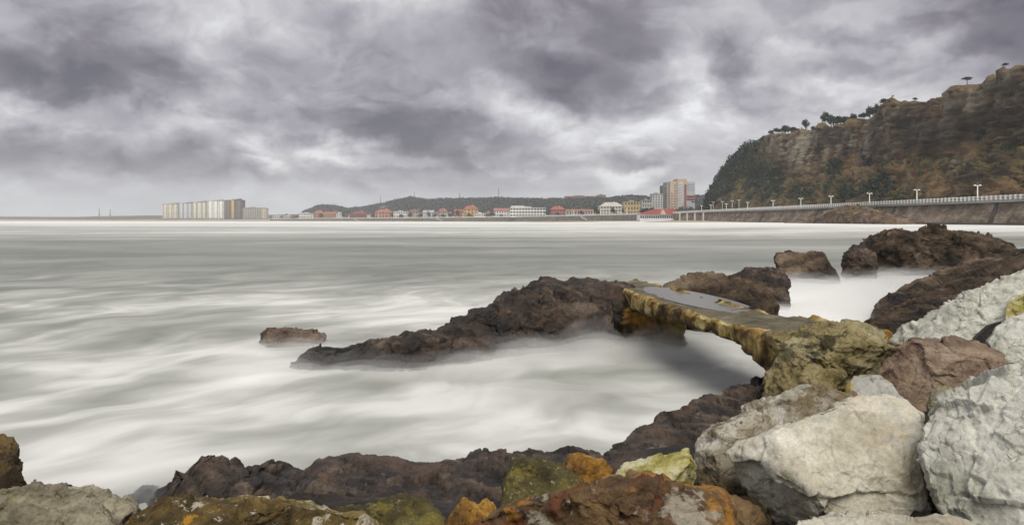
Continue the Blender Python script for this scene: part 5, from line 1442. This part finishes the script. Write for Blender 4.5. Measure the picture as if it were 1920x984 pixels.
boulder('boulder', [(1588, 728), (1600, 705), (1650, 703), (1675, 720), (1695, 750), (1670, 785), (1600, 785), (1586, 755)], 6.05, .6, M['greyyellow'], 'small grey stone with bright yellow lichen streaks below the abutment', 508, 6, 3.2, 6, SMOOTH)
boulder('boulder', [(1738, 760), (1744, 736), (1765, 722), (1790, 729), (1802, 748), (1790, 795), (1745, 790)], 5.6, .4, M['lichpale'], 'fist shaped olive stone in the gap below the brown boulder', 509, 6, 2.6, 5, (.06, .1, .05, .02))
boulder('boulder', [(1708, 830), (1732, 805), (1752, 822), (1756, 890), (1735, 905), (1712, 880)], 5.05, .4, M['moss'], 'mossy stone jammed between the two largest pale boulders', 510, 6, 2.6, 4, (.06, .1, .05, .02))
boulder('boulder', [(1475, 995), (1500, 973), (1560, 958), (1640, 965), (1720, 976), (1760, 966), (1790, 962), (1818, 972), (1855, 1010), (1800, 1090), (1600, 1100), (1490, 1060)], 3.75, .8, M['pale'], 'flat cream boulder lying under the two largest pale boulders', 511, 7, 2.8, 5, SMOOTH)
boulder('boulder', [(865, 1005), (915, 967), (980, 946), (1040, 925), (1090, 905), (1150, 893), (1220, 890), (1290, 905), (1340, 925), (1385, 945), (1417, 970), (1435, 1015), (1380, 1090), (1150, 1130), (940, 1090)], 4.25, 1.3, M['rust'],
        'broad rust brown boulder with pale lichen, beside the cream white boulder', 512, 7, 2.8, 6, (.06, .09, .045, .015))
boulder('boulder', [(1133, 893), (1150, 873), (1210, 862), (1255, 848), (1280, 841), (1297, 850), (1308, 880), (1300, 925), (1230, 945), (1150, 925)], 5.3, .6, M['yellow'], 'small pale yellow stone behind the rust brown boulder', 513, 6, 2.8, 5, SMOOTH)
boulder('boulder', [(1053, 873), (1065, 852), (1085, 849), (1130, 862), (1150, 882), (1142, 915), (1090, 930), (1063, 905)], 5.75, .5, M['orange'], 'small brown stone with an orange top beside the mossy block', 514, 6, 2.7, 5, SMOOTH)
boulder('boulder', [(936, 965), (948, 885), (960, 856), (1010, 857), (1050, 872), (1097, 905), (1100, 950), (1000, 1000), (940, 1000)], 5.2, .7, M['moss'], 'olive green mossy block with straight broken sides', 515, 6, 4.5, 5, (.03, .045, .03, .014))
boulder('boulder', [(832, 990), (848, 957), (870, 934), (883, 941), (897, 946), (915, 929), (930, 945), (940, 978), (935, 1035), (845, 1035)], 4.5, .4, M['orange'], 'small bright orange stone with a notched top', 516, 6, 2.6, 4, (.05, .09, .04, .015))
boulder('boulder', [(610, 970), (640, 950), (680, 948), (720, 935), (760, 926), (797, 935), (820, 960), (838, 990), (830, 1060), (640, 1060)], 4.6, .8, M['moss'], 'low olive mossy boulder beside the orange stone', 517, 6, 2.6, 4, (.05, .08, .045, .02))
boulder('boulder', [(210, 1005), (245, 961), (300, 941), (360, 933), (450, 931), (540, 938), (620, 953), (680, 968), (725, 1000), (700, 1080), (300, 1100)], 4.2, 1.0, M['lichen'], 'wide brown boulder spotted with cream and orange lichen', 518, 7, 2.8, 5, (.05, .08, .045, .018))
boulder('boulder', [(-80, 970), (-50, 932), (20, 918), (110, 914), (170, 918), (215, 930), (244, 950), (240, 990), (200, 1070), (-60, 1070)], 4.6, 1.1, M['lichpale'], 'flat pale fractured boulder beside the lichen spotted boulder', 519, 7, 3.0, 6, (.05, .10, .06, .02), strata=((.1, .1, 1), 4, .03))
boulder('boulder', [(95, 985), (122, 952), (160, 929), (186, 940), (203, 962), (224, 995), (210, 1060), (90, 1060)], 4.2, .5, M['lichpale'], 'upright pale stone leaning on the flat fractured boulder', 520, 6, 2.8, 5, (.05, .09, .05, .015))
boulder('boulder', [(-80, 870), (-50, 818), (0, 808), (25, 815), (37, 840), (33, 875), (24, 920), (0, 960), (-80, 970)], 6.3, .8, M['leftbrown'], 'upright ochre brown rock standing at the water edge', 521, 6, 2.8, 5, (.07, .11, .06, .025), rough=True)
boulder('boulder', [(-40, 930), (0, 897), (25, 872), (41, 886), (54, 918), (45, 970), (-40, 975)], 5.7, .5, M['leftbrown'], 'small brown rock in front of the upright ochre rock', 522, 6, 2.7, 4, (.06, .1, .05, .02))
boulder('boulder', [(1627, 632), (1640, 618), (1662, 616), (1674, 626), (1678, 645), (1650, 655), (1630, 645)], 9.75, .4, M['orange'], 'small golden yellow stone on the shoulder of the abutment', 523, 6, 2.8, 4, SMOOTH)
# stones that close the gaps behind the row
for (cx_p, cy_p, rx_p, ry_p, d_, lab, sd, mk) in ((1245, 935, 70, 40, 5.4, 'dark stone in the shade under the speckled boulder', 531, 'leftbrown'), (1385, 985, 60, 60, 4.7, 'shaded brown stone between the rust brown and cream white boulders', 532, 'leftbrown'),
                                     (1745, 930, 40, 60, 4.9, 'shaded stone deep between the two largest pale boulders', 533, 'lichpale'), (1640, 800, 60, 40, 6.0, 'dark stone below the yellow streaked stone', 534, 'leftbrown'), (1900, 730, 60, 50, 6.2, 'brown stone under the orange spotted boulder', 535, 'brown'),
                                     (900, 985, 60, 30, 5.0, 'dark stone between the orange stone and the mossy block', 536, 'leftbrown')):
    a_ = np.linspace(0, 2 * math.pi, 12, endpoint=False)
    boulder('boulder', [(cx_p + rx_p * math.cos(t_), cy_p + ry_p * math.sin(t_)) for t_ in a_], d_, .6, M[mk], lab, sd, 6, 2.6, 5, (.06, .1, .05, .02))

# ---- shore bed under the boulders
anch = [(x, y, z_ + .05, s_) for (x, y, z_, s_) in BOTTOMS if y < 12]
anch += [(x, y, 1.25, .6) for x in (-6, -3, 0, 3, 6, 9) for y in (-3.5, -1, 1.2)] + [(x, 2.6, 1.05, .6) for x in (-4, -2, 0, 2, 4)]
anch += [(3, 8, -.1, .5), (3.9, 9, 0, .5), (4.8, 9.2, .1, .5), (3.4, 8.6, -.1, .5), (5.4, 8.8, .4, .5), (2.6, 8.4, -.2, .5), (-6, 5, .3, .6), (-3, 6.6, .0, .5), (0, 6.6, .05, .5), (-4, 9, -.9, .6), (-1, 9.5, -.9, .6), (1, 10.5, -.9, .6), (2, 12, -1, .6), (3.3, 13.5, -1, .6), (4, 8, .5, .6), (6.5, 9.5, 1.1, .6), (9, 9, 1.5, .8), (9, 14, .5, .8), (11, 18, .2, .8), (7, 14, -.5, .5), (6.5, 18, -.8, .8), (12, 5, 2.3, .8), (5, 3, 1.3, .6), (8, 4, 2.1, .8), (-8, 3, .8, .6), (-8, 9, -1, .6), (-7, 7, -.6, .6), (13, 26, -.2, 1), (18, 24, .3, 1), (14, 12, 1.3, 1), (15, 17, .5, 1), (19, 12, 1.6, 1)]
anch = np.array(anch)
gx, gy = np.linspace(-10, 20, 260), np.linspace(-4, 28, 260)
GX, GY = np.meshgrid(gx, gy, indexing='ij')
q = np.stack([GX.ravel(), GY.ravel()], 1)
wsum = np.zeros(len(q)); zs_ = np.zeros(len(q))
for (ax_, ay_, az_, as_) in anch:
    wt = 1.0 / (((q - [ax_, ay_]) ** 2).sum(1) + .25 * as_ ** 2) ** 1.9
    wsum += wt; zs_ += wt * az_
zb_ = zs_ / wsum
edge_y = np.interp(q[:, 0], [-10, -4, 0, 1.2, 2.3, 3.5, 4.6, 5.6, 6.4, 7.5, 9, 12, 20], [6.6, 6.9, 7.2, 7.9, 9.2, 10.2, 10.9, 10.6, 11.0, 13.2, 17, 22, 28])   # the waterline in plan
zb_ = zb_ - 1.1 * np.clip((q[:, 1] - edge_y + .4) / .9, 0, 6) ** .8
zb_ = np.where(q[:, 1] > edge_y + .3, np.minimum(zb_, -.45), zb_)
pb = np.column_stack([q, zb_])
pb[:, 2] += .10 * fbm(pb * .9, 5, 601) + .12 * facets(pb * 1.6, 603)[0]
mesh_np('shore_ground', pb, grid_faces(260, 260), M['dark'], kind='structure', label='dark rocky shore bed under the boulders')

# ---- spray hanging over the churned water
MIST = [(555, 694, 1.1, .5, .20), (700, 700, 1.5, .55, .20), (860, 696, 1.5, .6, .22), (1000, 676, 1.6, .8, .30), (1100, 662, 1.3, .8, .34), (1215, 664, 1.3, .8, .30), (1330, 655, 1.2, 1.5, .22), (545, 652, 1.4, .5, .18), (480, 690, 1.2, 1.6, .16),
        (1500, 545, 3, 4, .34), (1640, 560, 3, 4, .38), (1620, 590, 2, 2.5, .32), (1720, 528, 5, 2.2, .36), (1520, 538, 3, 2, .26), (1640, 610, 1.2, 1.5, .28), (330, 925, .55, .35, .22), (270, 932, .5, .3, .16), (20, 905, .6, .6, .10), (1440, 600, 2, 3, .25),
        (960, 745, 1.6, .9, .20), (1350, 720, 1.2, .9, .10)]
mx, my = np.linspace(-9, 24, 330), np.concatenate([np.linspace(6.3, 20, 260), np.linspace(20, 46, 130)[1:]])
MX, MY = np.meshgrid(mx, my, indexing='ij')
p_ = np.column_stack([MX.ravel(), MY.ravel(), np.zeros(MX.size)])
wx_ = p_[:, :2] + .55 * np.column_stack([fbm(p_ * .8, 4, 611), fbm(p_ * .8 + 30, 4, 612)])
env = np.zeros(len(p_))
for (x, y, rx, ry, h_) in MIST:
    c = on_level(x, y)
    env = np.maximum(env, h_ * np.exp(-(((wx_[:, 0] - c[0]) / rx) ** 2 + ((wx_[:, 1] - c[1]) / ry) ** 2) * .8))
edge = (MX.ravel() <= mx[0]) | (MX.ravel() >= mx[-1]) | (MY.ravel() <= my[0]) | (MY.ravel() >= my[-1])
n1_, n2_ = len(mx), len(my)
idx = np.arange(n1_ * n2_).reshape(n1_, n2_)
loop = np.concatenate([idx[:, 0], idx[-1, 1:], idx[::-1, -1][1:], idx[0, ::-1][1:-1]])
nb_ = n1_ * n2_
side_f = np.stack([loop, np.roll(loop, -1), np.roll(loop, -1) + nb_, loop + nb_], 1)
for (fac, dens, sd, lab) in ((1.0, 1.0, 613, 'thick white spray lying on the water around the rocks'), (1.6, .40, 633, 'thin veil of spray drifting above the water around the rocks'), (2.3, .16, 653, 'faintest upper wisps of spray above the churned water')):
    hgt = env * fac * (1 + .7 * fbm(p_ * [.7, 1.3, 1], 4, sd)) - .07
    hgt = np.maximum(hgt, -.15 - .02 * fac)
    hgt[edge] = -.2
    topv = np.column_stack([p_[:, :2], hgt]); botv = np.column_stack([p_[:, :2], np.full(len(p_), -.35 - .05 * fac)])
    Gm = grid_faces(n1_, n2_)
    if normals(topv, Gm)[:, 2].mean() < 0: Gm = Gm[:, ::-1]
    mm = bpy.data.materials.new('sea_spray'); mm.use_nodes = True
    nt = NT(mm.node_tree)
    vol = nt.n('ShaderNodeVolumePrincipled', {'Color': (.97, .97, .96, 1), 'Density': dens, 'Anisotropy': 0.0})
    nt.n('ShaderNodeOutputMaterial', {'Volume': vol.outputs[0]})
    mesh_np('sea_spray', np.concatenate([topv, botv]), np.concatenate([Gm, Gm[:, ::-1] + nb_, side_f[:, ::-1]]), mm, True, kind='stuff', label=lab)

# ---- sea air
hz = MB().box(-4600, 3000, -60, 4200, -1.8, 130).build('haze', None, kind='stuff', label='pale sea haze over the bay')
hm = bpy.data.materials.new('haze'); hm.use_nodes = True
nt = NT(hm.node_tree)
vol = nt.n('ShaderNodeVolumePrincipled', {'Color': (.86, .89, .93, 1), 'Density': 0.00018, 'Anisotropy': 0.2})
nt.n('ShaderNodeOutputMaterial', {'Volume': vol.outputs[0]})
hz.data.materials.append(hm)
